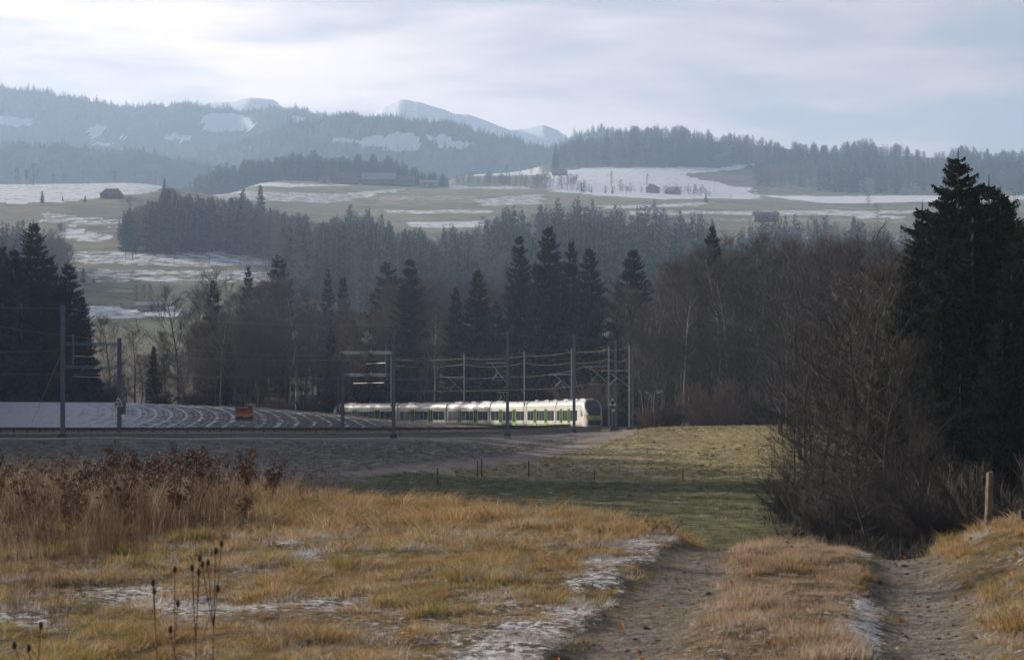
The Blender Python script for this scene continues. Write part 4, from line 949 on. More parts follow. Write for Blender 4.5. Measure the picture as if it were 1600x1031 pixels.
OUT_A = [(140, 420), (170, 345), (200, 322), (240, 306), (262, 290), (300, 300), (340, 305), (380, 302), (430, 322), (480, 330), (530, 318), (550, 310), (575, 318), (600, 332), (640, 345), (680, 352), (720, 345), (745, 345), (754, 326), (780, 320), (805, 314), (835, 322), (855, 294), (885, 296), (915, 302), (950, 306), (985, 311), (1020, 301), (1062, 320), (1095, 322), (1115, 334), (1135, 348), (1160, 380)]
clearA = [[(-50, 340), (160, 340), (200, 400), (330, 395), (430, 405), (440, 445), (330, 520), (-50, 520)]]
forest('forest', 2000, 165, 1150, 600, 880, OUT_A, 91, pb=.30, jit=16, clear=clearA)
forest('forest', 700, 150, 480, 700, 860, OUT_A, 92, pb=.4, clear=clearA)
forest('forest', 620, 1140, 1700, 620, 900, [(1140, 372), (1170, 335), (1215, 322), (1262, 318), (1300, 335), (1325, 350), (1345, 340), (1400, 350), (1460, 342), (1700, 335)], 93, pb=.55, h0=14, h1=22)
forest('forest', 170, -60, 110, 560, 680, [(-60, 330), (0, 335), (60, 340), (110, 372)], 94, pb=.95, h0=15, h1=20)
forest('forest', 900, 254, 712, 1345, 1430, [(254, 256), (300, 250), (370, 248), (385, 240), (420, 243), (460, 232), (490, 232), (530, 238), (570, 236), (610, 241), (640, 250), (670, 260), (700, 272), (712, 280)], 95, h0=18, h1=27, pb=.12)
forest('forest', 2600, 856, 1720, 1640, 1960, [(856, 246), (870, 226), (900, 208), (935, 202), (1000, 190), (1060, 192), (1120, 203), (1180, 208), (1240, 218), (1300, 222), (1350, 212), (1400, 222), (1460, 236), (1500, 224), (1560, 230), (1720, 232)], 96, h0=16, h1=26, pb=.40, clear=[SNOW[14][0], [(1110, 262), (1190, 255), (1240, 290), (1190, 305), (1150, 290)]])
forest('forest', 700, 1180, 1720, 1480, 1640, [(1180, 250), (1720, 240)], 97, h0=16, h1=24, pb=.45, clear=[SNOW[15][0]])
forest('forest', 260, 712, 900, 1400, 1500, [(712, 268), (760, 264), (900, 262)], 98, h0=7, h1=14, pb=.7, hmin=4)
forest('forest', 150, 900, 1110, 1300, 1420, [(900, 275), (960, 285), (1110, 285)], 99, h0=8, h1=15, pb=.75, hmin=4)
def ridge_forest(V, n, D0, seed, clear, hs=(8, 13), rs=1.15, tmin=-1.2, tmax=.1, pxr=(-150, 1100)):
    V, jx, jy = V; r = np.random.default_rng(seed); nr, nc = V.shape[:2]
    i = r.integers(int(nr*(tmin+1.25)/1.75), int(nr*(tmax+1.25)/1.75), n); j = r.integers(0, nc-1, n)
    f = r.random(n)[:, None]; g = r.random(n)[:, None]
    p = (V[i, j]*(1-f)+V[i, j+1]*f)*(1-g)+(V[i+1, j]*(1-f)+V[i+1, j+1]*f)*g
    px = 800+F*p[:, 0]/p[:, 1]; py = HY-F*p[:, 2]/p[:, 1]; k = (px > pxr[0]) & (px < pxr[1])
    for q in clear: k &= ~inpoly(px+jx[i, j], py+jy[i, j], q)
    k &= r.random(n) < .45+.9*fbm(p[:, 0]*.01, p[:, 1]*.01, seed)
    p = p[k]; px = px[k]; py = py[k]; n = len(p); h = r.uniform(*hs, n)*rs*(.55+.9*r.random(n)**2)*(.7+.6*vn(px/6.0, py/5.0, seed)); h *= .8+.4*fbm(p[:, 0]*.02, p[:, 1]*.02, seed+1); w = h*r.uniform(.95, 1.4, n); rot = np.zeros((n, 3)); rot[:, 2] = r.random(n)*6.28
    scatter('forest', [proto(q.name+'r%d' % seed, q.data) for q in FP[:4]], p-np.array([0, 0, .3]), rot, np.stack([w, w, h], -1), r.integers(0, 4, n))
ridge_forest(V1, 42000, 2600, 111, R1S, (6, 10)); ridge_forest(V2, 22000, 2250, 112, R2S, (6, 10)); ridge_forest(VB, 4000, 2350, 113, [], (7, 11), pxr=(800, 1200)); ridge_forest(V0, 12000, 1900, 114, [], (4, 7), pxr=(-100, 420))
# the wood beyond the left edge of the photograph, whose shade lies over the railway
def side_wood():
    r = np.random.default_rng(121); n = 620
    D = r.uniform(150, 332, n); off = r.uniform(6, 70, n); X = -.2667*D-off
    k = r.random(n) < 1.0; X, D = X[k], D[k]; n = len(X)
    h = r.uniform(27, 40, n)*np.where(D < 175, .75, 1); w = h*r.uniform(.9, 1.3, n); rot = np.zeros((n, 3)); rot[:, 2] = r.random(n)*6.28
    scatter('wood', [proto('side_%02d' % i, p.data) for i, p in enumerate(FP[:4])], np.stack([X, D, H(X, D)-.3], -1), rot, np.stack([w, w, h], -1), r.integers(0, 4, n))
side_wood()

# solitary trees on the slopes, bigger than they look
def lone(name, kind, px, ybase, ytop, D, label, wide=1.0, red=False):
    D = float(G(D))
    X = (px-800)/F*D; zb = min(hz(X, D), (HY-ybase)/F*D); h = (HY-ytop)/F*D-zb
    src = {'s': SPR, 'b': BARE}[kind[0]]; me = src[int(kind[1:])]
    e = empty(name, (X, D, zb), px, label, 'tree', 'lone trees on the far slopes'); e.scale = (h*wide, h*wide, h)
    put('trunk', me[0], e); put('crown', REDT if red else me[1], e)
for a in [
 ('bare_tree', 'b5', 28, 288, 262, 985, 'leftmost and smallest of the bare trees on the snowy hilltop at the far left', 1.2), ('bare_tree', 'b5', 52, 288, 253, 980, 'largest bare tree on the snowy hilltop at the far left', 1.35),
 ('bare_tree', 'b1', 42, 289, 265, 975, 'dense bare tree between two larger ones on the far left hilltop', 1.3), ('bare_tree', 'b0', 82, 286, 272, 990, 'low bare tree right of the hilltop clump', 1.2), ('bare_tree', 'b2', 100, 286, 271, 995, 'last low bare tree of the hilltop clump', 1.2),
 ('bare_tree', 'b5', 180, 285, 267, 1000, 'round bare tree alone on the skyline before the white hill', 1.4), ('spruce_tree', 's4', 66, 319, 298, 880, 'small conifer alone on the snowy slope at the far left', 1.1),
 ('spruce_tree', 's2', 133, 318, 305, 885, 'small conifer left of the grey barn', 1.3), ('spruce_tree', 's1', 98, 316, 306, 890, 'tiny conifer on the slope between a lone conifer and the grey barn', 1.3),
 ('bare_tree', 'b5', 203, 365, 303, 770, 'large bare tree below the grey barn', 1.1), ('bare_tree', 'b4', 97, 400, 348, 700, 'slim bare tree in the middle of the left slope', .9),
 ('spruce_tree', 's3', 257, 330, 278, 850, 'tall narrow conifer at the left end of the mid wood', .8), ('spruce_tree', 's0', 407, 330, 288, 860, 'tall conifer sticking out of the mid wood', 1.0), ('spruce_tree', 's2', 380, 335, 294, 860, 'broad conifer left of the tall one in the mid wood', 1.2),
 ('spruce_tree', 's4', 130, 455, 418, 640, 'hazy spruce behind the far left stand', .9), ('spruce_tree', 's3', 146, 458, 436, 640, 'small hazy spruce right of a taller one behind the far left stand', 1.0),
 ('bare_tree', 'b3', 224, 487, 442, 590, 'slim bare tree beside the small shed in the valley', .9), ('bare_tree', 'b4', 212, 487, 444, 592, 'thin bare tree left of the valley shed', .9), ('bare_tree', 'b1', 236, 487, 443, 588, 'thin bare tree right over the valley shed', .9),
 ('spruce_tree', 's3', 868, 262, 222, 1640, 'conifer at the left tip of the wooded hill', .8), ('bare_tree', 'b0', 829, 275, 255, 1560, 'small bare tree left of the wooded hill', 1.0), ('bare_tree', 'b4', 792, 278, 257, 1560, 'small bare tree before the white patch left of the wooded hill', .8),
 ('bare_tree', 'b4', 956, 301, 266, 1380, 'tall poplar before the snowy hill meadow', .5), ('bare_tree', 'b4', 1011, 300, 271, 1380, 'poplar beside the red roofed farm', .45), ('bare_tree', 'b5', 895, 300, 279, 1375, 'round bare tree left of the poplar', 1.4), ('bare_tree', 'b5', 968, 301, 280, 1370, 'bare tree at the foot of the tall poplar', 1.3),
 ('bare_tree', 'b5', 1356, 330, 299, 1180, 'reddish bare tree on the white strip at the right', .9, True), ('bare_tree', 'b5', 1372, 345, 318, 1000, 'round bare tree in the field left of the big spruces', 1.5), ('spruce_tree', 's2', 1103, 322, 305, 1200, 'dark round conifer in the field right of the red roofed farm', 1.6),
 ('bare_tree', 'b5', 1058, 302, 287, 1390, 'bare tree on the slope right of the red roofed farm', 1.5), ('bare_tree', 'b5', 1142, 311, 304, 1350, 'tiny bare fruit tree below the hill meadow', 1.5), ('spruce_tree', 's1', 1334, 372, 338, 860, 'broad dark conifer below the fields at the right', 1.4),
 ]: lone(*a)

# ------------------------------------------------------------------ buildings far off
def house(name, px, ybase, D, w, d, hw, hr, wallm, roofm, label, cat='farmhouse', nwin=4, rz=0.0, hip=False, chim=False):
    gr = float(G(D))/D; D = float(G(D)); w, d, hw, hr = w*gr, d*gr, hw*gr, hr*gr
    X = (px-800)/F*D; zb = max(hz(X, D), (HY-ybase)/F*D)-.3
    e = empty(name, (X, D, zb), rz, label, cat, 'farm buildings on the far slopes')
    m = MB(); m.box((0, 0, hw/2), (w, d, hw)); m.build('wall', MT[wallm], e)
    m = MB(); o = .7; x0, x1, y0, y1 = -w/2-o, w/2+o, -d/2-o, d/2+o; ins = w*.25 if hip else 0
    a, b, c, dd = (x0, y0, hw-.2), (x1, y0, hw-.2), (x1, y1, hw-.2), (x0, y1, hw-.2); r0, r1 = (x0+ins, 0, hw+hr), (x1-ins, 0, hw+hr)
    m.quad(a, b, r1, r0); m.quad(c, dd, r0, r1); m.tri(b, c, r1); m.tri(dd, a, r0); m.quad(a, dd, c, b)
    rf = m.build('roof', MT[roofm], e)
    if chim: c = MB(); c.box((w*.2, .4, hw+hr), (.9, .9, 1.8)); c.build('chimney', MT['concrete'], rf)
    wm = MB(); wm.box((0, 0, 0), (1.1, .14, 1.3)); wme = wm.mesh('window', MT['glass'])
    for k in range(nwin):
        put('window', wme, e, (-w/2+w*(k+.7)/(nwin+.4), -d/2-.03, hw*.55))
    dm = MB(); dm.box((w*.1, -d/2-.04, 1.1), (1.4, .14, 2.2)); dm.build('door', MT['wood_dark'], e)
house('barn', 175, 312, 905, 9.5, 8, 1.6, 3.0, 'wall_wood', 'roof_dark', 'grey hip roofed barn on the snowy slope at the left', 'barn', 2, hip=True)
house('farmhouse', 541, 291, 1300, 17, 12, 3.6, 5.0, 'wall_wood', 'roof_dark', 'dark steep roofed farmhouse, leftmost of the farm before the wood', 'farmhouse', 5, hip=True)
house('farmhouse', 507, 290, 1300, 7, 6, 2.4, 2.6, 'wall_pale', 'roof_red', 'small hut left of the dark farmhouse', 'hut', 1)
house('barn', 592, 292, 1310, 22, 13, 3.8, 5.0, 'wall_wood', 'roof_grey', 'long barn with a pale roof right of the farmhouse', 'barn', 4)
house('barn', 630, 292, 1315, 15, 10, 4.4, 2.6, 'wall_wood', 'roof_dark', 'low brown barn right of the pale roofed one', 'barn', 3)
house('barn', 670, 294, 1320, 12, 8, 2.6, 2.2, 'wall_pale', 'roof_grey', 'small pale shed at the right end of the farm', 'shed', 2)
house('farmhouse', 1020, 302, 1390, 8, 7, 3.4, 3.0, 'wall_wood', 'roof_red', 'red roofed farmhouse beside the poplar', 'farmhouse', 3, rz=1.0, chim=True)
house('farmhouse', 1051, 306, 1385, 9, 7, 2.2, 3.4, 'wall_wood', 'roof_red', 'reddish barn roof among bare trees right of the red roofed farmhouse', 'barn', 3, rz=-.9)
house('farmhouse', 874, 286, 1560, 12, 8, 2.4, 2.4, 'wall_wood', 'roof_dark', 'low dark farm roof left of the snowy hill meadow', 'farmhouse', 2)
house('farmhouse', 1196, 345, 960, 12, 8, 3.0, 1.8, 'wall_wood', 'roof_red', 'red roofed house half hidden by the mid wood at the right', 'house', 3)
house('shed', 236, 489, 575, 7.5, 5, 1.7, 1.0, 'wall_pale', 'roof_grey', 'small grey shed in the valley seen through the gap', 'shed', 1)
def pole(px, ybase, ytop, D, label, cross=True):
    D = float(G(D))
    X = (px-800)/F*D; zb = min(hz(X, D), (HY-ybase)/F*D); h = (HY-ytop)/F*D-zb
    e = empty('utility_pole', (X, D, zb), 0, label, 'utility pole', 'wooden poles on the far slopes')
    m = MB(); m.seg((0, 0, 0), (0, 0, h), .16, .11, 6, cap=True); m.build('pole', MT['wood_dark'], e)
    if cross: m = MB(); m.box((0, 0, h*.93), (1.6, .12, .14)); m.build('crossbar', MT['wood_dark'], e)
for a in [(196, 403, 390, 700, 'shorter wooden pole left of a pair on the middle slope'), (207, 404, 383, 700, 'taller wooden pole of a pair on the middle slope'), (272, 410, 385, 695, 'wooden pole on the snow strip right of the pair'),
          (327, 412, 384, 690, 'wooden pole between two others along the wood'), (375, 415, 382, 690, 'wooden pole before the mid wood'), (415, 418, 384, 685, 'last wooden pole of the row, at the right'),
          (130, 285, 268, 990, 'thin pole on the far left hilltop skyline'), (138, 285, 270, 985, 'pole with a crossbar on the far left hilltop'), (211, 285, 266, 1005, 'pole right of the round bare tree on the skyline'), (243, 285, 266, 1005, 'pole before the left end of the far wood'),
          (189, 489, 474, 580, 'pole left of the valley shed'), (1113, 262, 240, 1700, 'power pole in the clearing of the wooded hill'), (1117, 307, 288, 1420, 'pole on the snowy hill meadow')]: pole(*a)

# ------------------------------------------------------------------ the train
RZ = -1.78     # rail level
J = [(-33.5, 364.6), (-20.9, 350.2), (-11.5, 336.0), (-3.74, 320.9), (2.24, 305.0), (6.53, 288.6), (9.95, 272.6)]
def car_frame(i):
    a = Vector((*J[i], 0)); b = Vector((*J[i+1], 0)); d = (b-a).normalized(); n = Vector((-d.y, d.x, 0))   # n points away from the seen side?
    if n.x < 0: n = -n
    L = (b-a).length; c = (a+b)/2+n*1.4
    return c, d, L
CS = [(-1.30, .32), (-1.38, .62), (-1.40, 1.0), (-1.40, 3.10), (-1.33, 3.38), (-1.16, 3.74), (-.95, 3.96), (-.62, 4.10), (0, 4.15), (.62, 4.10), (.95, 3.96), (1.16, 3.74), (1.33, 3.38), (1.40, 3.10), (1.40, 1.0), (1.38, .62), (1.30, .32)]
def body_mesh(L):
    m = MB(); n = len(CS); xs = [-L/2, L/2]
    for x in xs:
        for y, z in CS: m.v.append((x, y, z))
    for k in range(n-1):
        zc = (CS[k][1]+CS[k+1][1])/2; m.f.append((k, k+1, n+k+1, n+k)); m.m.append(1 if zc > 3.3 else (2 if zc < .5 else 0))
    m.f.append(tuple(range(n-1, -1, -1))); m.m.append(0); m.f.append(tuple(n+k for k in range(n))); m.m.append(0); m.f.append((0, n, 2*n-1, n-1)); m.m.append(2)
    return m.mesh('car_body', [MT['white'], MT['roof'], MT['skirt']])
XF = ([.32, .7, 1.05, 1.5, 2.0, 2.6, 3.2, 3.7, 4.0, 4.15], [1.95, 2.12, 2.2, 2.16, 1.98, 1.62, 1.12, .60, .22, -.10])
WF = ([.32, .62, 1.0, 3.10, 3.38, 3.74, 3.96, 4.10, 4.15], [1.30, 1.38, 1.40, 1.40, 1.33, 1.16, .95, .62, .3])
def npt(z, v, off=0.0):
    xf = np.interp(z, *XF)+off; w = np.interp(z, *WF)+off
    return (float(xf*max(0, 1-abs(v)**2.9)**(1/2.6)), float(w*v), float(z+off*.3))
def nose_patch(z0, z1, v0, v1, off, nz=8, nv=12, taper=None):
    m = MB(); g = []
    for i in range(nz+1):
        z = z0+(z1-z0)*i/nz; row = []
        for j in range(nv+1):
            t = j/nv; a, b = (v0, v1) if taper is None else (v0*taper(i/nz), v1*taper(i/nz))
            row.append(npt(z, a+(b-a)*t, off))
        g.append(row)
    for i in range(nz):
        for j in range(nv): m.quad(g[i][j], g[i][j+1], g[i+1][j+1], g[i+1][j])
    return m
def build_train():
    ctr, _, _ = car_frame(2); root = empty('train', (ctr.x, ctr.y, RZ), 0, 'white six section commuter train with green doors curving behind the striped field', 'train')
    root0 = Vector(root.location)
    def place(o, c, ang): o.parent = root; o.location = Vector((c.x, c.y, RZ))-root0; o.rotation_euler = (0, 0, ang); return o
    wm = MB(); wm.box((0, 0, 0), (1.45, .03, 1.50)); win = wm.mesh('window', MT['glass'])
    wn_ = MB(); wn_.box((0, 0, 0), (.95, .03, 1.50)); winn = wn_.mesh('window', MT['glass'])
    dm = MB()
    for x in (-.72, 0, .72): dm.box((x, 0, 1.60), (.13 if x else .08, .05, 2.55))
    dm.box((0, 0, .58), (1.6, .046, .52)); dm.box((0, 0, 2.84), (1.6, .046, .12)); door = dm.mesh('door', MT['green'])
    pm = MB(); pm.box((0, 0, 0), (.54, .03, 1.90)); pane = pm.mesh('door_window', MT['glass'])
    for i in range(6):
        c, d, L = car_frame(i); ang = math.atan2(d.y, d.x); Lb = L-.42; sd = None
        front, rear = i == 5, i == 0
        b = place(put('car_body', body_mesh(Lb)), c, ang); b['label'] = 'white train section, %s from the front' % ['last', 'fifth', 'fourth', 'third', 'second', 'first'][i]
        # side features on both sides
        dx = [-Lb*.19, Lb*.19]
        if front: dx = [-Lb*.29, Lb*.02]
        for s in (-1, 1):
            for x in dx:
                o = place(put('door', door), c, ang); o.location = o.location+Matrix.Rotation(ang, 3, 'Z') @ Vector((x, s*1.415, 0))
                for q in (-.36, .36): put('door_window', pane, o, (q, -s*.006, 1.82))
            st = MB(); st.box((0, s*1.38, 3.23), (Lb-.1, .05, .05)); st.build('green_stripe', MT['green'], b)
            edges = [-Lb/2+.55]; spans = []
            lim = Lb/2-.55 if not front else Lb/2-2.6
            for x in dx: spans.append((edges[-1], x-.85)); edges.append(x+.85)
            spans.append((edges[-1], lim))
            for x0, x1 in spans:
                n = max(1, round((x1-x0)/1.62)); st_ = (x1-x0)/n
                for k in range(n):
                    o = put('window', win if st_ > 1.4 else winn, b, (x0+st_*(k+.5), s*1.398, 1.86))
                    o.scale = ((st_-.10)/(1.45 if st_ > 1.4 else .95), 1, 1)
            mk = MB(); mk.box((Lb/2-1.1, s*1.402, .78), (.5, .012, .12)); mk.box((-Lb/2+1.3, s*1.402, .78), (.4, .012, .12)); mk.build('marking', MT['dark'], b)
        if i in (2, 3):
            y = MB(); y.box((Lb*.34, -1.405, 2.60), (Lb*.28, .02, .07)); y.box((Lb*.34, 1.405, 2.60), (Lb*.28, .02, .07)); y.build('class_stripe', MT['yellow'], b)
        if front:
            y = MB(); y.box((-Lb/2+.28, -1.405, 1.5), (.22, .02, .75)); y.box((-Lb/2+.28, 1.405, 1.5), (.22, .02, .75)); y.build('bicycle_marking', MT['blue'], b)
            y = MB(); y.box((-Lb/2+.28, -1.405, 2.2), (.22, .02, .6)); y.box((-Lb/2+.28, 1.405, 2.2), (.22, .02, .6)); y.build('class_stripe', MT['yellow'], b)
        # roof gear
        r = random.Random(i)
        for x in ([-Lb*.3, Lb*.05, Lb*.34] if i != 3 else [-Lb*.3]):
            q = MB(); q.box((x, 0, 4.19), (r.uniform(1.6, 3.2), 1.25, .24)); q.build('roof_box', MT['skirt' if r.random() < .6 else 'roof'], b)
        for x in (-Lb*.18, Lb*.22):
            q = MB(); q.box((x, -.98, 3.97), (.5, .12, .1)); q.build('roof_vent', MT['dark'], b)
        # gangway towards the next section
        if not front:
            g = MB(); g.prism([(Lb/2-.05, .5), (Lb/2+.48, .5), (Lb/2+.48, 3.85), (Lb/2-.05, 3.85)], -1.22, 1.22); g.build('gangway', MT['dark'], b)
        # bogies
        for x in ([-Lb/2] if not rear else []) + ([Lb/2-2.9] if front else []) + ([-Lb/2+2.6] if rear else []):
            bg = place(put('bogie', (lambda q: (q.box((0, 0, .55), (2.9, 2.0, .32)), q.box((0, -1.05, .5), (2.4, .16, .3)), q.box((0, 1.05, .5), (2.4, .16, .3)), q.mesh('bogie', MT['dark']))[-1])(MB())), c, ang)
            bg.location = bg.location+Matrix.Rotation(ang, 3, 'Z') @ Vector((x, 0, 0))
            for wx in (-.95, .95):
                for s in (-1, 1):
                    w = MB(); w.seg((wx, s*.74, .43), (wx, s*.88, .43), .43, .43, 16, cap=True); w.seg((wx, s*.88, .43), (wx, s*.93, .43), .17, .15, 10, cap=True); w.build('wheel', MT['rust'], bg)
        if front or rear:
            sg = 1 if front else -1
            fr = Vector((c.x, c.y, 0))+d*sg*(Lb/2); an = ang if front else ang+math.pi
            cab = MB(); zs = list(np.linspace(.32, 4.15, 22)); vs = [math.sin(math.pi/2*t) for t in np.linspace(-1, 1, 25)]; g = []
            for z in zs: g.append([npt(z, v) for v in vs])
            for a in range(len(zs)-1):
                for q in range(len(vs)-1): cab.quad(g[a][q], g[a][q+1], g[a+1][q+1], g[a+1][q])
            top = g[-1]; 
            for q in range(len(vs)-1): cab.tri(top[q], top[q+1], (-.3, 0, 4.155))
            cb = place(cab.build('cab_front', MT['white']), fr, an)
            bpy_mesh = cb.data; 
            import bmesh
            bm = bmesh.new(); bm.from_mesh(bpy_mesh); bmesh.ops.remove_doubles(bm, verts=bm.verts, dist=.002); bm.to_mesh(bpy_mesh); bm.free(); bpy_mesh.polygons.foreach_set('use_smooth', [True]*len(bpy_mesh.polygons))
            nose_patch(1.86, 4.08, -.80, .80, .018, 14, 16, lambda t: .72+.28*min(1, t*2.2) if t < .5 else 1.0).build('windscreen', MT['screen'], cb, True)
            nose_patch(1.62, 2.1, -.93, -.86, .016).build('green_edge', MT['green'], cb); nose_patch(1.62, 2.1, .86, .93, .016).build('green_edge', MT['green'], cb)
            nose_patch(1.27, 1.84, -.68, .68, .020, 5, 12, lambda t: .90+.35*t).build('green_panel', MT['green'], cb)
            nose_patch(.50, 1.24, -.66, .66, .022, 5, 12).build('coupler_cover', MT['dark'], cb)
            for s in (-1, 1):
                nose_patch(1.40, 1.92, s*.86, s*.75, .030, 4, 3).build('headlight', MT['dark'], cb)
                nose_patch(1.45, 1.80, s*.84, s*.80, .036, 4, 2).build('tail_light', MT['tail'], cb)
            lo = MB(); lo.box((1.0, 0, .22), (2.0, 2.2, .22)); lo.build('snow_plough', MT['dark'], cb)
            cp = MB(); cp.box((2.25, 0, .80), (.35, .55, .34)); cp.build('coupler', MT['rust'], cb)
            mk = MB(); mk.box((2.235, 0, 1.42), (.02, .55, .09)); mk.build('running_number', MT['dark'], cb)
            dsp = nose_patch(3.80, 3.98, -.42, .42, .03, 2, 6); dsp.build('destination_display', MT['rust'], cb)
            for s in (-1, 1):
                q = MB(); q.prism([(-.55, 1.75), (-.20, 1.75), (-.42, 2.75), (-.55, 2.75)], s*1.412-.01, s*1.412+.01); q.build('cab_window', MT['glass'], cb)
                q = MB(); q.prism([(-.05, 1.80), (.50, 1.80), (.30, 2.15), (-.02, 2.62)], s*1.400-.02, s*1.400+.02); q.build('cab_window', MT['glass'], cb)
    c, d, L = car_frame(3); ang = math.atan2(d.y, d.x)
    pg = MB(); 
    for s in (-.45, .45): pg.seg((-.9, s, 4.2), (.3, s*.6, 4.95), .03, .025, 5); pg.seg((.3, s*.6, 4.95), (-.7, s*.8, 5.75), .025, .02, 5)
    pg.seg((-.7, -.85, 5.78), (-.7, .85, 5.78), .04, .04, 5); pg.seg((-.5, -.85, 5.78), (-.5, .85, 5.78), .04, .04, 5); pg.box((-.5, 0, 4.22), (1.5, 1.2, .12))
    p = place(pg.build('pantograph', MT['steel_light']), c, ang); p.location = p.location+Matrix.Rotation(ang, 3, 'Z') @ Vector((-L*.36, 0, 0))
build_train()

# ------------------------------------------------------------------ railway tracks
def smooth_path(pts, n=90):
    a = np.array(pts, float); s = np.concatenate([[0], np.cumsum(np.hypot(*(a[1:]-a[:-1]).T))]); t = np.linspace(0, s[-1], n)
    x = np.interp(t, s, a[:, 0]); y = np.interp(t, s, a[:, 1]); k = np.hanning(9); k /= k.sum()
    xp = np.convolve(np.pad(x, 4, mode='reflect', reflect_type='odd'), k, 'valid'); yp = np.convolve(np.pad(y, 4, mode='reflect', reflect_type='odd'), k, 'valid')
    return np.stack([xp, yp], -1)
def pxs(l): return [((px-800)/F*D, D) for px, D in l]
def offset(p, o):
    t = np.gradient(p, axis=0); t /= np.hypot(t[:, 0], t[:, 1])[:, None]; return p+np.stack([-t[:, 1], t[:, 0]], -1)*o
def strip(m, p, w, z0, h, ma=0):      # profile box along path; z0 array
    a = offset(p, -w/2); b = offset(p, w/2)
    for i in range(len(p)-1):
        m.quad((*a[i], z0[i]+h), (*b[i], z0[i]+h), (*b[i+1], z0[i+1]+h), (*a[i+1], z0[i+1]+h), ma)
        m.quad((*a[i], z0[i]-.2), (*a[i], z0[i]+h), (*a[i+1], z0[i+1]+h), (*a[i+1], z0[i+1]-.2), ma)
        m.quad((*b[i], z0[i]+h), (*b[i], z0[i]-.2), (*b[i+1], z0[i+1]-.2), (*b[i+1], z0[i+1]+h), ma)
def railway(p, zs, label):
    e = empty('railway_track', (0, 0, 0)); e['kind'] = 'structure'; e['label'] = label
    m = MB(); a, b, c, d = offset(p, -2.1), offset(p, -1.5), offset(p, 1.5), offset(p, 2.1)
    for i in range(len(p)-1):
        for (q, r_, z1, z2) in ((a, b, -.55, -.16), (b, c, -.16, -.16), (c, d, -.16, -.55)):
            m.quad((*q[i], zs[i]+z1), (*r_[i], zs[i]+z2), (*r_[i+1], zs[i+1]+z2), (*q[i+1], zs[i+1]+z1))
    m.build('ballast', MT['ballast'], e)
    for s in (-.75, .75):
        m = MB(); strip(m, offset(p, s), .07, zs-.16, .16); m.build('rail', MT['railsteel'], e)
    t = np.gradient(p, axis=0); sl_ = MB(); sl_.box((0, 0, 0), (.26, 2.5, .12)); sm_ = sl_.mesh('sleeper', MT['wood_dark'])
    L = np.concatenate([[0], np.cumsum(np.hypot(*(p[1:]-p[:-1]).T))]); n = int(L[-1]/.62)
    allm = MB()
    for k in range(n):
        q = k*.62; x = np.interp(q, L, p[:, 0]); y = np.interp(q, L, p[:, 1]); z = np.interp(q, L, zs); i = min(int(np.searchsorted(L, q)), len(p)-1)
        allm.box((x, y, z-.15), (.26, 2.5, .10), math.atan2(t[i, 1], t[i, 0]))
    allm.build('sleepers', MT['wood_dark'], e)['kind'] = 'stuff'
MT['ballast'] = plain('track_ballast', (.12, .105, .095), .95, var=.5, scale=7, bump=.6)
MT['railsteel'] = plain('worn_rail', (.30, .28, .27), .35, .7, var=.2)
MT['frostcon'] = plain('frosted_concrete', (.55, .55, .56), .8, var=.18, scale=2)
ctr = [(J[i][0]+1.4*math.cos(R(a)), J[i][1]+1.4*math.sin(R(a))) for i, a in enumerate([41, 37, 30, 24, 18, 12, 10])]
pt = smooth_path([(-70, 392), (-50, 379)]+ctr+[(12.6, 264), (17, 256.5), (26, 252.5), (45, 254), (70, 262)], 150)
railway(pt, np.full(len(pt), RZ), 'curved track under the train')
pc_ = pxs([(-120, 172), (0, 176), (140, 181), (300, 189), (460, 200), (620, 213), (793, 230), (880, 243), (940, 258), (965, 272)])
for off, lab in ((0.0, 'nearer of the two tracks passing the portals'), (4.0, 'farther of the two tracks passing the portals')):
    pn = offset(smooth_path(pc_, 110), off); zz = H(pn[:, 0], pn[:, 1], False)+.42
    if off > 0: pn, zz = pn[:-14], zz[:-14]
    railway(pn, zz, lab)
def trough():
    segs = [[(-60, 166.5), (60, 168), (96, 170), (140, 172)], [(145, 172.3), (250, 177), (400, 187), (520, 194), (608, 200)], [(620, 200.6), (652, 202.5)], [(668, 203.5), (720, 208), (785, 215)], [(797, 216), (850, 223), (888, 230)]]
    for k, sgm in enumerate(segs):
        p = smooth_path(pxs(sgm), 40); z = H(p[:, 0], p[:, 1], False)
        m = MB(); strip(m, p, .28, z, .10); o = m.build('cable_trough', MT['frostcon'])
        tag(o, ['pale frosty cable trough left of the first portal', 'long pale cable trough between the two portals', 'short piece of pale cable trough right of the second portal', 'pale cable trough left of the single near mast', 'last piece of pale cable trough, nearest the train front'][k], 'cable trough', 'cable troughs along the bank')
trough()

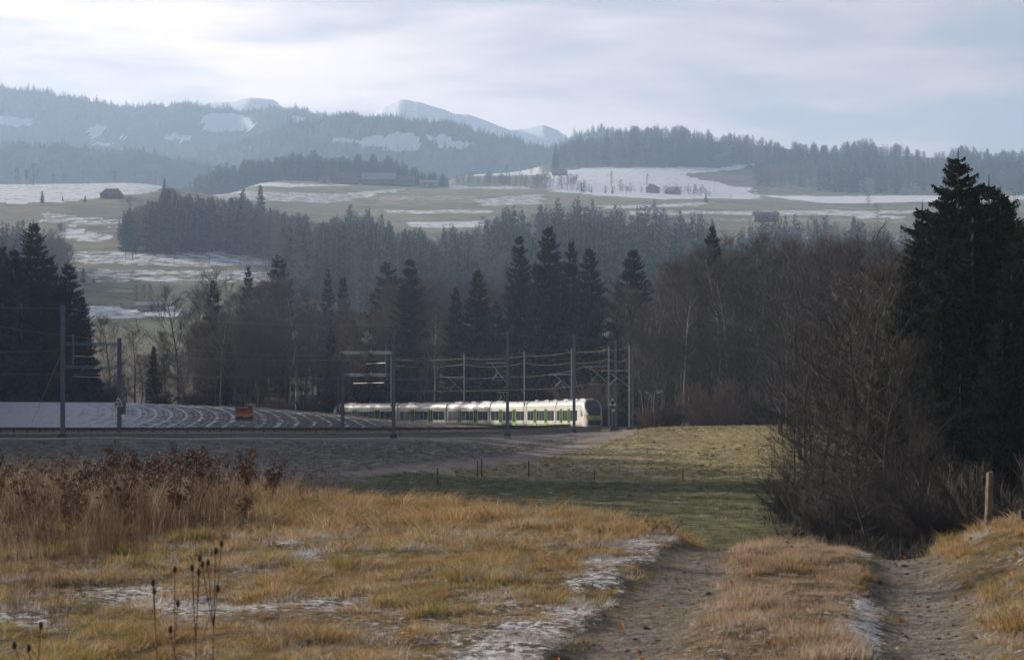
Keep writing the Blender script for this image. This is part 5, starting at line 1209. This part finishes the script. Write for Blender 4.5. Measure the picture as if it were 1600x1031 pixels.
# ------------------------------------------------------------------ masts, portals, wires
def ibeam(m, x, y, z0, z1, w, t=.03, rz=0.0):
    m.box((x, y, (z0+z1)/2), (w*.1+.02, w-2*t, z1-z0)); m.box((x, y-w/2+t/2, (z0+z1)/2), (w, t, z1-z0)); m.box((x, y+w/2-t/2, (z0+z1)/2), (w, t, z1-z0))
def found(e, w=.8, h=.35):
    m = MB(); m.prism([(-w/2, -.3), (w/2, -.3), (w*.38, h), (-w*.38, h)], -w/2, w/2); m.build('foundation', MT['rust'], e)
def mast(px, D, ytop, w, mat, label, arm=None, pale=False, base=None):
    X = (px-800)/F*D; zb = hz(X, D) if base is None else base; zt = (HY-ytop)/F*D; h = zt-zb
    e = empty('catenary_mast', (X, D, zb), 0, label, 'catenary mast', 'catenary masts')
    m = MB(); ibeam(m, 0, 0, -.2, h, w); m.build('pole', MT[mat], e); found(e)
    m = MB(); m.box((0, 0, h+.02), (w*1.3, w*1.3, .05)); m.seg((0, 0, h), (-.15, 0, h+.35), .03, .03, 4); m.seg((0, 0, h-.3), (-.9, 0, h-.05), .025, .025, 4); m.build('feeder_bracket', MT[mat], e)
    for zz_ in (.47, .62):
        m = MB(); m.box((-.10-w/2, 0, h*zz_), (.3, .12, .08)); m.build('insulator', MT['steel_light'], e)
    if arm:      # (left end px, y of tube, y of lower joint)
        x0 = (arm[0]-px)/F*D; z0 = (HY-arm[1])/F*D-zb; z1 = (HY-arm[2])/F*D-zb; k = Vector((x0, 0, z0))
        m = MB(); m.seg((x0-.1, 0, z0), (-w/2, 0, z0), .07, .07, 6, cap=True); m.build('cantilever_tube', MT['steel_light'], e)
        a = Vector((x0*.80, 0, z0-.05)); b = Vector((-w/2, 0, z1)); m = MB(); m.seg(a, b, .045, .045, 5); m.build('stay_tube', MT['steel_light'], e)
        mid = a.lerp(b, .45); q = mid+Vector((-.55*abs(x0)*.5, 0, -abs(z0-z1)*.42)); m = MB(); m.seg(mid, q, .055, .055, 5); m.seg(q, q+Vector((abs(x0)*.5, 0, 0)), .02, .02, 4); m.build('steady_arm', MT['steel_light'], e)
    return e
mast(793, 222, 518, .36, 'steel', 'single near mast in front of the middle of the train', (745+16, 567, 597))
mast(897, 242, 523, .36, 'steel', 'dark near mast in front of the train cab')
mast(962, 252, 532, .32, 'steel', 'dark mast beside the single triangular signal')
mast(988.5, 254, 536, .30, 'steel', 'dark mast right of the signal, behind the bright edged one')
mast(983, 251, 540, .24, 'steel_light', 'bright edged mast, last one on the right', (941, 579, 603))
mast(893, 288, 546, .22, 'steel_light', 'bright slim mast just behind the dark near mast at the cab', (858, 585, 606))
mast(951, 273, 542, .22, 'steel_light', 'bright slim mast just right of the train nose', (914, 572.5, 598))
mast(819, 306, 550, .22, 'steel_light', 'bright slim mast behind the third train section without an arm')
mast(725, 332, 554, .22, 'steel_light', 'bright slim mast behind the fourth train section', (694, 589, 612))
mast(611, 352, 557, .22, 'steel_light', 'bright slim mast half hidden behind the second portal')
mast(478, 362, 557, .26, 'steel', 'hazy mast beyond the crest of the striped field', (453, 592, 608))
mast(344, 372, 557, .24, 'steel', 'dim mast beyond the snowy field behind the tourist sign', (318, 590, 606))
mast(528, 348, 588, .40, 'steel', 'short stout mast at the train tail')
def portal(pa, pb, ys, label, drop):
    (px0, D0, y0), (px1, D1, y1) = pa, pb
    A = Vector(((px0-800)/F*D0, D0, 0)); B = Vector(((px1-800)/F*D1, D1, 0)); za, zb = hz(A.x, A.y), hz(B.x, B.y)
    A.z = za; B.z = zb; e = empty('catenary_portal', A, 0, label, 'catenary portal', 'catenary portals')
    for p, D, y, z in ((A, D0, y0, za), (B, D1, y1, zb)):
        m = MB(); ibeam(m, p.x-A.x, p.y-A.y, z-za-.2, (HY-y)/F*D-za, .36); m.build('pole', MT['steel'], e)
        m = MB(); m.prism([(p.x-A.x-.45, z-za-.3), (p.x-A.x+.45, z-za-.3), (p.x-A.x+.3, z-za+.4), (p.x-A.x-.3, z-za+.4)], p.y-A.y-.4, p.y-A.y+.4); m.build('foundation', MT['rust'], e)
    rel = B-A; d = Vector((rel.x, rel.y, 0)).normalized(); n = Vector((-d.y, d.x, 0))
    zz_ = []
    for (ya, yb) in ys:
        a = Vector((0, 0, (HY-ya)/F*D0-za)); b = Vector((rel.x, rel.y, (HY-yb)/F*D1-za)); zz_.append((a, b)); ex = (b-a).normalized()
        m = MB()
        for o in (-.09, .09): m.seg(a-ex*.35+n*o+Vector((0, 0, .1)), b+ex*.5+n*o+Vector((0, 0, .1)), .05, .05, 4, cap=True); m.seg(a-ex*.35+n*o-Vector((0, 0, .1)), b+ex*.5+n*o-Vector((0, 0, .1)), .05, .05, 4, cap=True)
        L = (b-a).length; k = int(L/.6)
        for i in range(k): p = a.lerp(b, i/k); q = a.lerp(b, (i+1)/k); s = .1 if i % 2 else -.1; m.seg(p+Vector((0, 0, s)), q-Vector((0, 0, s)), .04, .04, 3)
        m.build('crossbeam', MT['steel'], e)
        m = MB(); c = a.lerp(b, .42); m.seg(c-ex*.35+Vector((0, 0, .18)), c+ex*.35+Vector((0, 0, .18)), .09, .09, 6, cap=True); m.build('insulator', MT['rust'], e)
    a, b = zz_[0]; c, d_ = zz_[1]; m = MB(); p = a.lerp(b, drop); q = c.lerp(d_, drop); m.seg(p+Vector((0, 0, .9)), q, .10, .10, 5, cap=True); m.build('drop_post', MT['steel'], e)
    for t0, t1, dz, (u, v) in ((drop-.32 if drop > .5 else drop, drop-.05 if drop > .5 else drop+.38, -1.35, zz_[0]), (.12 if drop > .5 else .18, .78, -1.05, zz_[1])):
        m = MB(); m.seg(u.lerp(v, t0)+Vector((0, 0, dz*.8)), u.lerp(v, t1)+Vector((0, 0, dz*.9)), .05, .04, 4); m.build('registration_arm', MT['steel_light'], e)
portal((98, 172, 477), (186.5, 186, 528), [(537, 538), (573, 575)], 'left catenary portal in front of the snowy field, two posts and two beams', .17)
portal((615, 203, 503), (535.5, 216, 552), [(551, 551), (585.5, 585.5)], 'second catenary portal in front of the train tail', .14)
def wire(pts, label, r=.011, sag=.5):
    P3 = [P(*p) for p in pts]; m = MB()
    for a, b in zip(P3[:-1], P3[1:]):
        L = (b-a).length; n = 12; s = sag*L/45
        q = [a.lerp(b, i/n)-Vector((0, 0, s*4*(i/n)*(1-i/n))) for i in range(n+1)]; m.tube(q, r, 4)
    tag(m.build('overhead_wire', MT['wire']), label, 'overhead wire', 'overhead wires')
wire([(344, 563, 372), (478, 563, 362), (611, 561, 352), (725, 560, 332), (819, 556, 306), (893, 550, 288), (951, 546, 273), (983, 541, 251)], 'highest wire of the far line, joining the slim mast tops', .014)
wire([(344, 571, 372), (478, 571, 362), (611, 570, 352), (725, 569, 332), (819, 567, 306), (893, 566, 288), (951, 561, 273), (983, 559, 251)], 'second wire of the far line, deeply sagging under the highest', .014, .9)
wire([(318, 590, 372), (453, 592, 362), (590, 590, 352), (694, 589, 332), (790, 588, 306), (858, 585, 288), (914, 572.5, 273), (941, 579, 251)], 'messenger wire of the far line, hung from the cantilever ends', .013)
wire([(326, 607, 372), (460, 609, 362), (596, 611, 352), (704, 611, 332), (797, 609, 306), (866, 607, 288), (924, 600, 273), (950, 600, 251)], 'contact wire of the far line, just above the train roof', .013, .05)
wire([(-150, 470, 165), (98, 482, 172), (615, 508, 203), (793, 521, 222), (897, 526, 242), (962, 535, 252)], 'highest wire of the near line, strung over the portal posts', .012, .6)
wire([(-150, 484, 176), (186, 533, 186), (535, 555, 216), (793, 556, 224), (897, 560, 244)], 'feeder wire of the near line over the shorter portal posts', .012, .6)
wire([(-150, 545, 170), (115, 547, 177), (590, 560, 207), (762, 567, 222)], 'messenger wire of the near line between the portals', .011, .6)
wire([(-150, 585, 174), (140, 584, 180), (570, 592, 211), (760, 596, 222)], 'contact wire of the near line between the portals', .011, .05)
def stay(a, b, label): m = MB(); m.seg(P(*a), P(*b), .02, .02, 4); tag(m.build('stay_wire', MT['wire']), label, 'stay wire', 'stay wires')
stay((95, 555, 172), (50, 660, 168), 'slanting stay wire left of the left portal')

def signal(px, D, y0, y1, w, holes, label, box=False, pole_=None, plate=None):
    X = (px-800)/F*D; zc = (HY-y1)/F*D; h = (y1-y0)/F*D; W = w/F*D
    zb = hz(X, D)
    e = empty('rail_signal', (X, D, zb), 0, label, 'rail signal', 'triangular rail signals'); z0 = zc-zb
    m = MB(); m.prism([(-W/2, z0), (W/2, z0), (W/2, z0+h*.18), (.10*W, z0+h), (-.10*W, z0+h), (-W/2, z0+h*.18)], -.03, .03); m.build('board', MT['signwhite'], e)
    for hx, hz_, r_ in holes: q = MB(); q.seg((hx*W, -.055, z0+hz_*h), (hx*W, -.032, z0+hz_*h), r_*W, r_*W, 14, cap=True); q.build('lamp', MT['dark'], e)
    if box: q = MB(); q.box(((193.5-186.5)/F*D, .35, (HY-637)/F*D-zb), (.34, .5, 20/F*D)); q.build('cabinet', MT['steel'], e)
    if pole_: q = MB(); q.seg((.05, .12, -.2), (.05, .12, z0+h*.5), .10, .10, 8); q.build('pole', MT['rust'], e); q = MB(); q.prism([(-.45, -.3), (.45, -.3), (.25, .6), (-.25, .6)], -.2, .5); q.build('foundation', MT['rust'], e)
    if plate:
        q = MB(); q.box((.12, -.02, (HY-641)/F*D-zb), (.42, .04, .34)); q.build('number_plate', MT['signwhite'], e)
        q = MB(); q.box((.05, -.045, (HY-641)/F*D-zb), (.05, .01, .2)); q.box((.19, -.045, (HY-641)/F*D-zb), (.05, .01, .2)); q.build('plate_marks', MT['dark'], e)
signal(185, 185.5, 621, 635, 13, [(0, .62, .14), (-.24, .26, .14), (.20, .26, .14)], 'pale triangular signal board with three dark lamps on the left portal post', box=True)
signal(957, 249, 623, 633.5, 11, [(0, .42, .30)], 'white triangular signal with one large dark lamp beside the train nose', pole_=True, plate=True)
def cone_box():
    X, D = (1000-800)/F*247, 247; z = hz(X, D); m = MB(); m.box((0, 0, .2), (.9, .5, .4)); m.seg((.6, 0, .0), (1.2, .1, .45), .12, .1, 6, cap=True); m.seg((-.2, 0, .4), (.1, 0, .7), .08, .08, 6, cap=True)
    tag(m.build('track_box', MT['rust'], None, loc=(X, D, z)), 'small dark trackside box on the meadow edge right of the last mast', 'box')
cone_box()

# tourist sign
def tourist_sign():
    D = 227; X = (381.5-800)/F*D; zb = hz(X, D); z0, z1 = (HY-657.5)/F*D-zb, (HY-633.5)/F*D-zb; W = 27/F*D; h = z1-z0
    e = empty('tourist_sign', (X, D, zb), 0, 'brown and orange tourist sign with a dark mountain outline, standing before the striped field', 'sign')
    m = MB()
    for x in (-.12*W, .26*W): m.seg((x, .06, -.2), (x, .06, z1-.1), .035, .035, 6)
    m.build('post', MT['steel_light'], e)
    mt, nt, out = material('sign_print'); tc = N(nt, 'ShaderNodeTexCoord'); s = N(nt, 'ShaderNodeSeparateXYZ', ins={0: tc.outputs['Generated']})
    cr = N(nt, 'ShaderNodeValToRGB', ins={0: s.outputs[2]}); el = cr.color_ramp.elements; el[0].position = 0; el[0].color = (.10, .025, .02, 1); el[1].position = 1; el[1].color = (.055, .012, .012, 1)
    for p_, c_ in ((.30, (.62, .28, .04, 1)), (.42, (.55, .22, .04, 1)), (.62, (.26, .075, .03, 1)), (.80, (.13, .03, .022, 1))): q = el.new(p_); q.color = c_
    b = N(nt, 'ShaderNodeBsdfPrincipled', ins={'Base Color': cr.outputs[0], 'Roughness': .5}); nt.links.new(b.outputs[0], out.inputs[0])
    m = MB(); m.box((0, 0, (z0+z1)/2), (W, .05, h)); m.build('panel', mt, e)
    rr = random.Random(4); top = []; n = 16
    for i in range(n+1): top.append((-W/2+W*i/n, z0+h*(.26+.06*math.sin(i*.55)+rr.uniform(-.03, .05)+(.05 if i in (6, 7, 10) else 0))))
    m = MB(); m.prism([(-W/2, z0+.12*h)]+[(W/2, z0+.12*h)]+top[::-1], -.036, -.028); m.build('mountain_print', plain('navy_print', (.02, .025, .045), .6), e)
    m = MB()
    for k in range(5): m.box((-W*.36+k*W*.17, -.031, z0+h*(.07+.02*(k % 2))), (W*.11, .008, h*.025))
    m.build('small_print', plain('pale_print', (.35, .22, .20), .6), e)
    m = MB(); m.box((W*.40, -.032, z1-h*.10), (W*.07, .012, h*.10)); m.build('green_emblem', plain('green_print', (.03, .16, .06), .6), e)
    m = MB(); m.box((W*.31, -.032, z1-h*.31), (W*.26, .010, h*.035)); m.build('subtitle_print', plain('grey_print', (.35, .33, .32), .6), e)
    cu = bpy.data.curves.new('lettering', 'FONT'); cu.body = 'Gantrisch'; cu.size = h*.20; cu.extrude = .004; cu.materials.append(plain('lettering_print', (.6, .55, .52), .6))
    o = bpy.data.objects.new('lettering', cu); C.objects.link(o); o.parent = e; o.location = (-W*.46, -.034, z1-h*.17); o.rotation_euler = (R(90), 0, 0)
    bpy.context.view_layer.update(); lm = bpy.data.meshes.new_from_object(o); o2 = put('lettering', lm, e, o.location); o2.rotation_euler = o.rotation_euler; bpy.data.objects.remove(o); o2.name = 'lettering'
    # small figure print
    m = MB(); m.prism([(-W*.42, z0+h*.45), (-W*.34, z0+h*.45), (-W*.37, z0+h*.56), (-W*.40, z0+h*.58)], -.036, -.028); m.build('figure_print', plain('brown_print', (.12, .05, .02), .6), e)
tourist_sign()

# guard rail along the field
def guard_rail():
    ctl = [(-60, 209), (0, 210), (200, 212), (400, 221), (520, 227), (620, 231), (700, 235), (800, 242), (840, 248), (862, 255), (880, 264), (890, 272)]
    p = smooth_path(pxs(ctl), 120); z = H(p[:, 0], p[:, 1], False)
    e = empty('guard_rail', (p[0, 0], p[0, 1], 0), 0, 'long low dark guard rail on short posts between the snowy field and the tracks', 'guard rail'); o = np.array([p[0, 0], p[0, 1]])
    m = MB(); q = p-o; strip(m, q, .12, z+.62, .02); m2 = MB()
    a = offset(q, -.06)
    for i in range(len(p)-1): m2.quad((*a[i], z[i]+.40), (*a[i+1], z[i+1]+.40), (*a[i+1], z[i+1]+.72), (*a[i], z[i]+.72))
    strip(m2, q, .10, z+.60, .12); m2.build('rail_beam', MT['rust'], e)
    L = np.concatenate([[0], np.cumsum(np.hypot(*(p[1:]-p[:-1]).T))]); n = int(L[-1]/1.38); pm = MB(); pm.box((0, .05, .25), (.13, .12, .9)); pme = pm.mesh('post', MT['rust'])
    for k in range(n):
        s = k*1.38; x = np.interp(s, L, q[:, 0]); y = np.interp(s, L, q[:, 1]); put('post', pme, e, (x, y+.05, np.interp(s, L, z)))
guard_rail()

# meadow fence posts and wires, crest posts, board
FPST = []
for px, yb, yt, D, lab in [(684, 767, 746, 132, 'leftmost thin fence post of the meadow, at the dirt path'), (746, 745, 724, 148, 'left one of the pair of fence posts at the path bend'), (752.5, 743, 720, 149, 'right and taller one of the pair of fence posts at the path bend'),
                       (826, 750, 730, 151, 'thin fence post right of the pair, on the shade line'), (929, 754, 739, 150, 'short thin fence post in the middle of the meadow'), (1067, 754, 740, 149, 'short thin fence post at the shade line right of the middle'), (1206, 748, 728, 150, 'fence post nearest the dark bare branches')]:
    X = (px-800)/F*D; z = hz(X, D); h = (yb-yt)/F*D+.25; m = MB(); m.seg((0, 0, -.2), (random.uniform(-.03, .03), 0, h), .065, .055, 6, cap=True)
    o = m.build('fence_post', MT['wood_dark'], None, loc=(X, D, z)); tag(o, lab, 'fence post', 'thin fence posts across the meadow'); FPST.append(Vector((X, D, z+h*.85)))
def post(px, D, yt, w, lean, label):
    X = (px-800)/F*D; z = hz(X, D); h = (HY-yt)/F*D-z; m = MB(); r = random.Random(int(px)); n = 8
    ring = []
    for k in range(n+1):
        t = k/n; cx = lean*t+r.uniform(-.003, .003); ring.append([(cx+math.cos(a*math.pi/3)*w/2*(1+r.uniform(-.08, .08)), math.sin(a*math.pi/3)*w/2*(1+r.uniform(-.08, .08)), -.3+(h+.3)*t+(r.uniform(-.02, .02) if k == n else 0)) for a in range(6)])
    for k in range(n):
        for a in range(6): m.quad(ring[k][a], ring[k][(a+1) % 6], ring[k+1][(a+1) % 6], ring[k+1][a])
    i = len(m.v); m.v += ring[-1]; m.f.append(tuple(i+a for a in range(6))); m.m.append(0)
    tag(m.build('wooden_post', MT['wood'], None, loc=(X, D, z)), label, 'post', 'weathered posts on the right bank')
post(1541, 21.8, 738, .09, .045, 'thick weathered grey post leaning slightly on the grassy bank at the right')
post(1597, 22.0, 797, .08, .0, 'weathered post cut by the right edge of the photo')
def board():
    D = 31; X = (829-800)/F*D; z = hz(X, D); zc = (HY-784)/F*D-z
    e = empty('marker_board', (X, D, z), R(-8), 'small tilted beige board on a stake at the crest of the grassy bank', 'marker board')
    m = MB(); m.seg((0, .02, -.1), (0, .02, zc), .010, .010, 6); m.build('stake', MT['wood'], e)
    a = R(22); pts = [(-.055, -.06), (.055, -.06), (.055, .06), (-.055, .06)]; m = MB(); m.prism([(x*math.cos(a)-y*math.sin(a), zc+x*math.sin(a)+y*math.cos(a)) for x, y in pts], -.006, .006); m.build('board', MT['beige'], e)
board()
def side_pole():
    e = empty('utility_pole', (-18.4, 32.2, hz(-18.4, 32.2)), R(30), 'tall wooden pole left of the photo whose thin shadow crosses the track', 'utility pole')
    m = MB(); m.seg((0, 0, -.3), (0, 0, 9.9), .13, .09, 10, cap=True); m.build('pole', MT['wood'], e)
    m = MB(); m.box((0, 0, 9.3), (1.4, .1, .12)); m.build('crossbar', MT['wood_dark'], e)
side_pole()

# ------------------------------------------------------------------ single dead stalks in the foreground
def stalk(px, D, ytop, lab, seed, heads=14, grp='rust brown seed stalks on the bank', big=.05):
    X = (px-800)/F*D; z = hz(X, D)-.03; h = (HY-ytop)/F*D-z
    e = empty('dried_weed', (X, D, z), 0, lab, 'dried weed', grp)
    s, hd = seed_weed(seed, h*.93, heads, big); s.build('stem', MT['g_brown'], e); hd.build('seed_head', MT['seed'], e)['kind'] = 'stuff'
ST = [(185, 700, 27.5, 'left of the left portal post foot'), (212, 712, 28, 'just right of the left portal foot'), (226, 722, 26.5, 'broad one with a dense dark head at the left'), (256, 710, 28, 'tall one with a flat dark head'), (262, 720, 26, 'thick headed one in the middle of the left clump'),
      (296, 712, 28.5, 'feathery one before the snowy field'), (306, 706, 29, 'narrow one, highest of the middle clump'), (323, 705, 28.5, 'tall one right of the middle clump'), (333, 718, 27, 'dark spreading one at the right of the clump'), (390, 708, 30, 'tall dark one standing alone above the pale field edge'),
      (385, 722, 28.5, 'lower one below the lone tall one'), (422, 738, 29, 'rust coloured broad headed one, rightmost'), (436, 735, 30, 'small headed one at the right end'), (150, 730, 26, 'thin one far left of the clump'), (120, 738, 25, 'low one at the left in the brown grass'), (378, 790, 26, 'low dark one in the grass near the frosty patch'), (276, 775, 24.5, 'low tangled one in the brown weeds'), (285, 700, 30, 'thin tall one behind the middle clump')]
for i, (px, y, D, t) in enumerate(ST): stalk(px, D, y, 'rust brown seed stalk, '+t, 700+i, heads=20 if i % 2 else 28)
for i, (px, y, D, t) in enumerate([(1020, 826, 22, 'dark thin branched stalk in the grass right of the board'), (1048, 832, 21.5, 'small dark stalk near the frosty edge'), (612, 790, 30, 'thin stalk with tiny dark buds near the frosty hollow'), (586, 786, 31, 'thin stalk with tiny dark buds at the left of the frosty hollow'), (500, 735, 31, 'thin dark dotted stalk above the crest')]):
    stalk(px, D, y, t, 730+i, 16, 'thin dark stalks on the bank', .018)
def knapweed(px, D, heads, lab, seed):
    """very near dark headed stalks, out of focus"""
    r = random.Random(seed); X = (px-800)/F*D; z = hz(X, D); e = empty('teasel', (X, D, z), 0, lab, 'teasel', 'dark headed stalks at the very front')
    st = MB(); base = Vector((0, 0, -.05)); fork = None
    for i, (hx, hy) in enumerate(heads):
        tip = P(hx, hy, D+r.uniform(-.1, .1))-Vector((X, D, z)); mid = Vector((tip.x*.25, 0, tip.z*.55)) if i else Vector((tip.x*.4, 0, tip.z*.6))
        if i == 0: st.tube([base, mid, tip], .0028, 5); fork = mid
        else: st.tube([fork, fork.lerp(tip, .5)+Vector((0, 0, -.02)), tip], .0022, 5)
        hd = MB(); n = 8; rg = []
        R_, L_ = .010, .032
        for k in range(7):
            t = k/6; rr_ = R_*math.sin(math.pi*(.12+.80*t))**.7; rg.append([(tip.x+math.cos(a*2*math.pi/n)*rr_, tip.y+math.sin(a*2*math.pi/n)*rr_, tip.z+L_*(t-.3)) for a in range(n)])
        for k in range(6):
            for a in range(n): hd.quad(rg[k][a], rg[k][(a+1) % n], rg[k+1][(a+1) % n], rg[k+1][a])
        for _ in range(70):
            t = r.random(); a = r.random()*6.283; rr_ = R_*math.sin(math.pi*(.12+.80*t))**.7; c = tip+Vector((math.cos(a)*rr_, math.sin(a)*rr_, L_*(t-.3))); o = c+Vector((math.cos(a), math.sin(a), .5))*.007; s = Vector((-math.sin(a), math.cos(a), 0))*.0012
            hd.tri(c-s, c+s, o)
        hd.build('seed_head', MT['teasel'], e)
    st.build('stem', MT['g_brown'], e)
knapweed(246, 9.0, [(239, 912), (241, 926)], 'dark headed stalk at the very front, leftmost upright one', 1)
knapweed(276, 9.2, [(273, 891), (278, 944)], 'dark headed stalk at the very front, second upright one', 2)
knapweed(308, 9.1, [(300, 889), (312, 874), (310, 896)], 'dark headed stalk at the very front with three close heads', 3)
knapweed(330, 9.4, [(337, 862), (346, 851), (325, 881), (316, 883)], 'tallest dark headed stalk at the very front, with four heads', 4)
knapweed(50, 8.2, [(64, 979), (22, 1010), (45, 1014)], 'low dark headed stalk at the bottom left corner', 5)
knapweed(300, 8.4, [(266, 985), (340, 921)], 'low dark headed stalk between the upright ones', 6)

# ------------------------------------------------------------------ air
def haze():
    m, nt, out = material('haze')
    v = N(nt, 'ShaderNodeVolumePrincipled'); v.inputs['Color'].default_value = (.52, .71, 1.0, 1); v.inputs['Density'].default_value = HAZE_DENSITY; v.inputs['Anisotropy'].default_value = 0.25
    nt.links.new(v.outputs[0], out.inputs['Volume'])
    b = MB(); b.box((0, 3150, 473), (20000, 6400, 970)); tag(b.build('haze', m), kind='stuff')
haze()
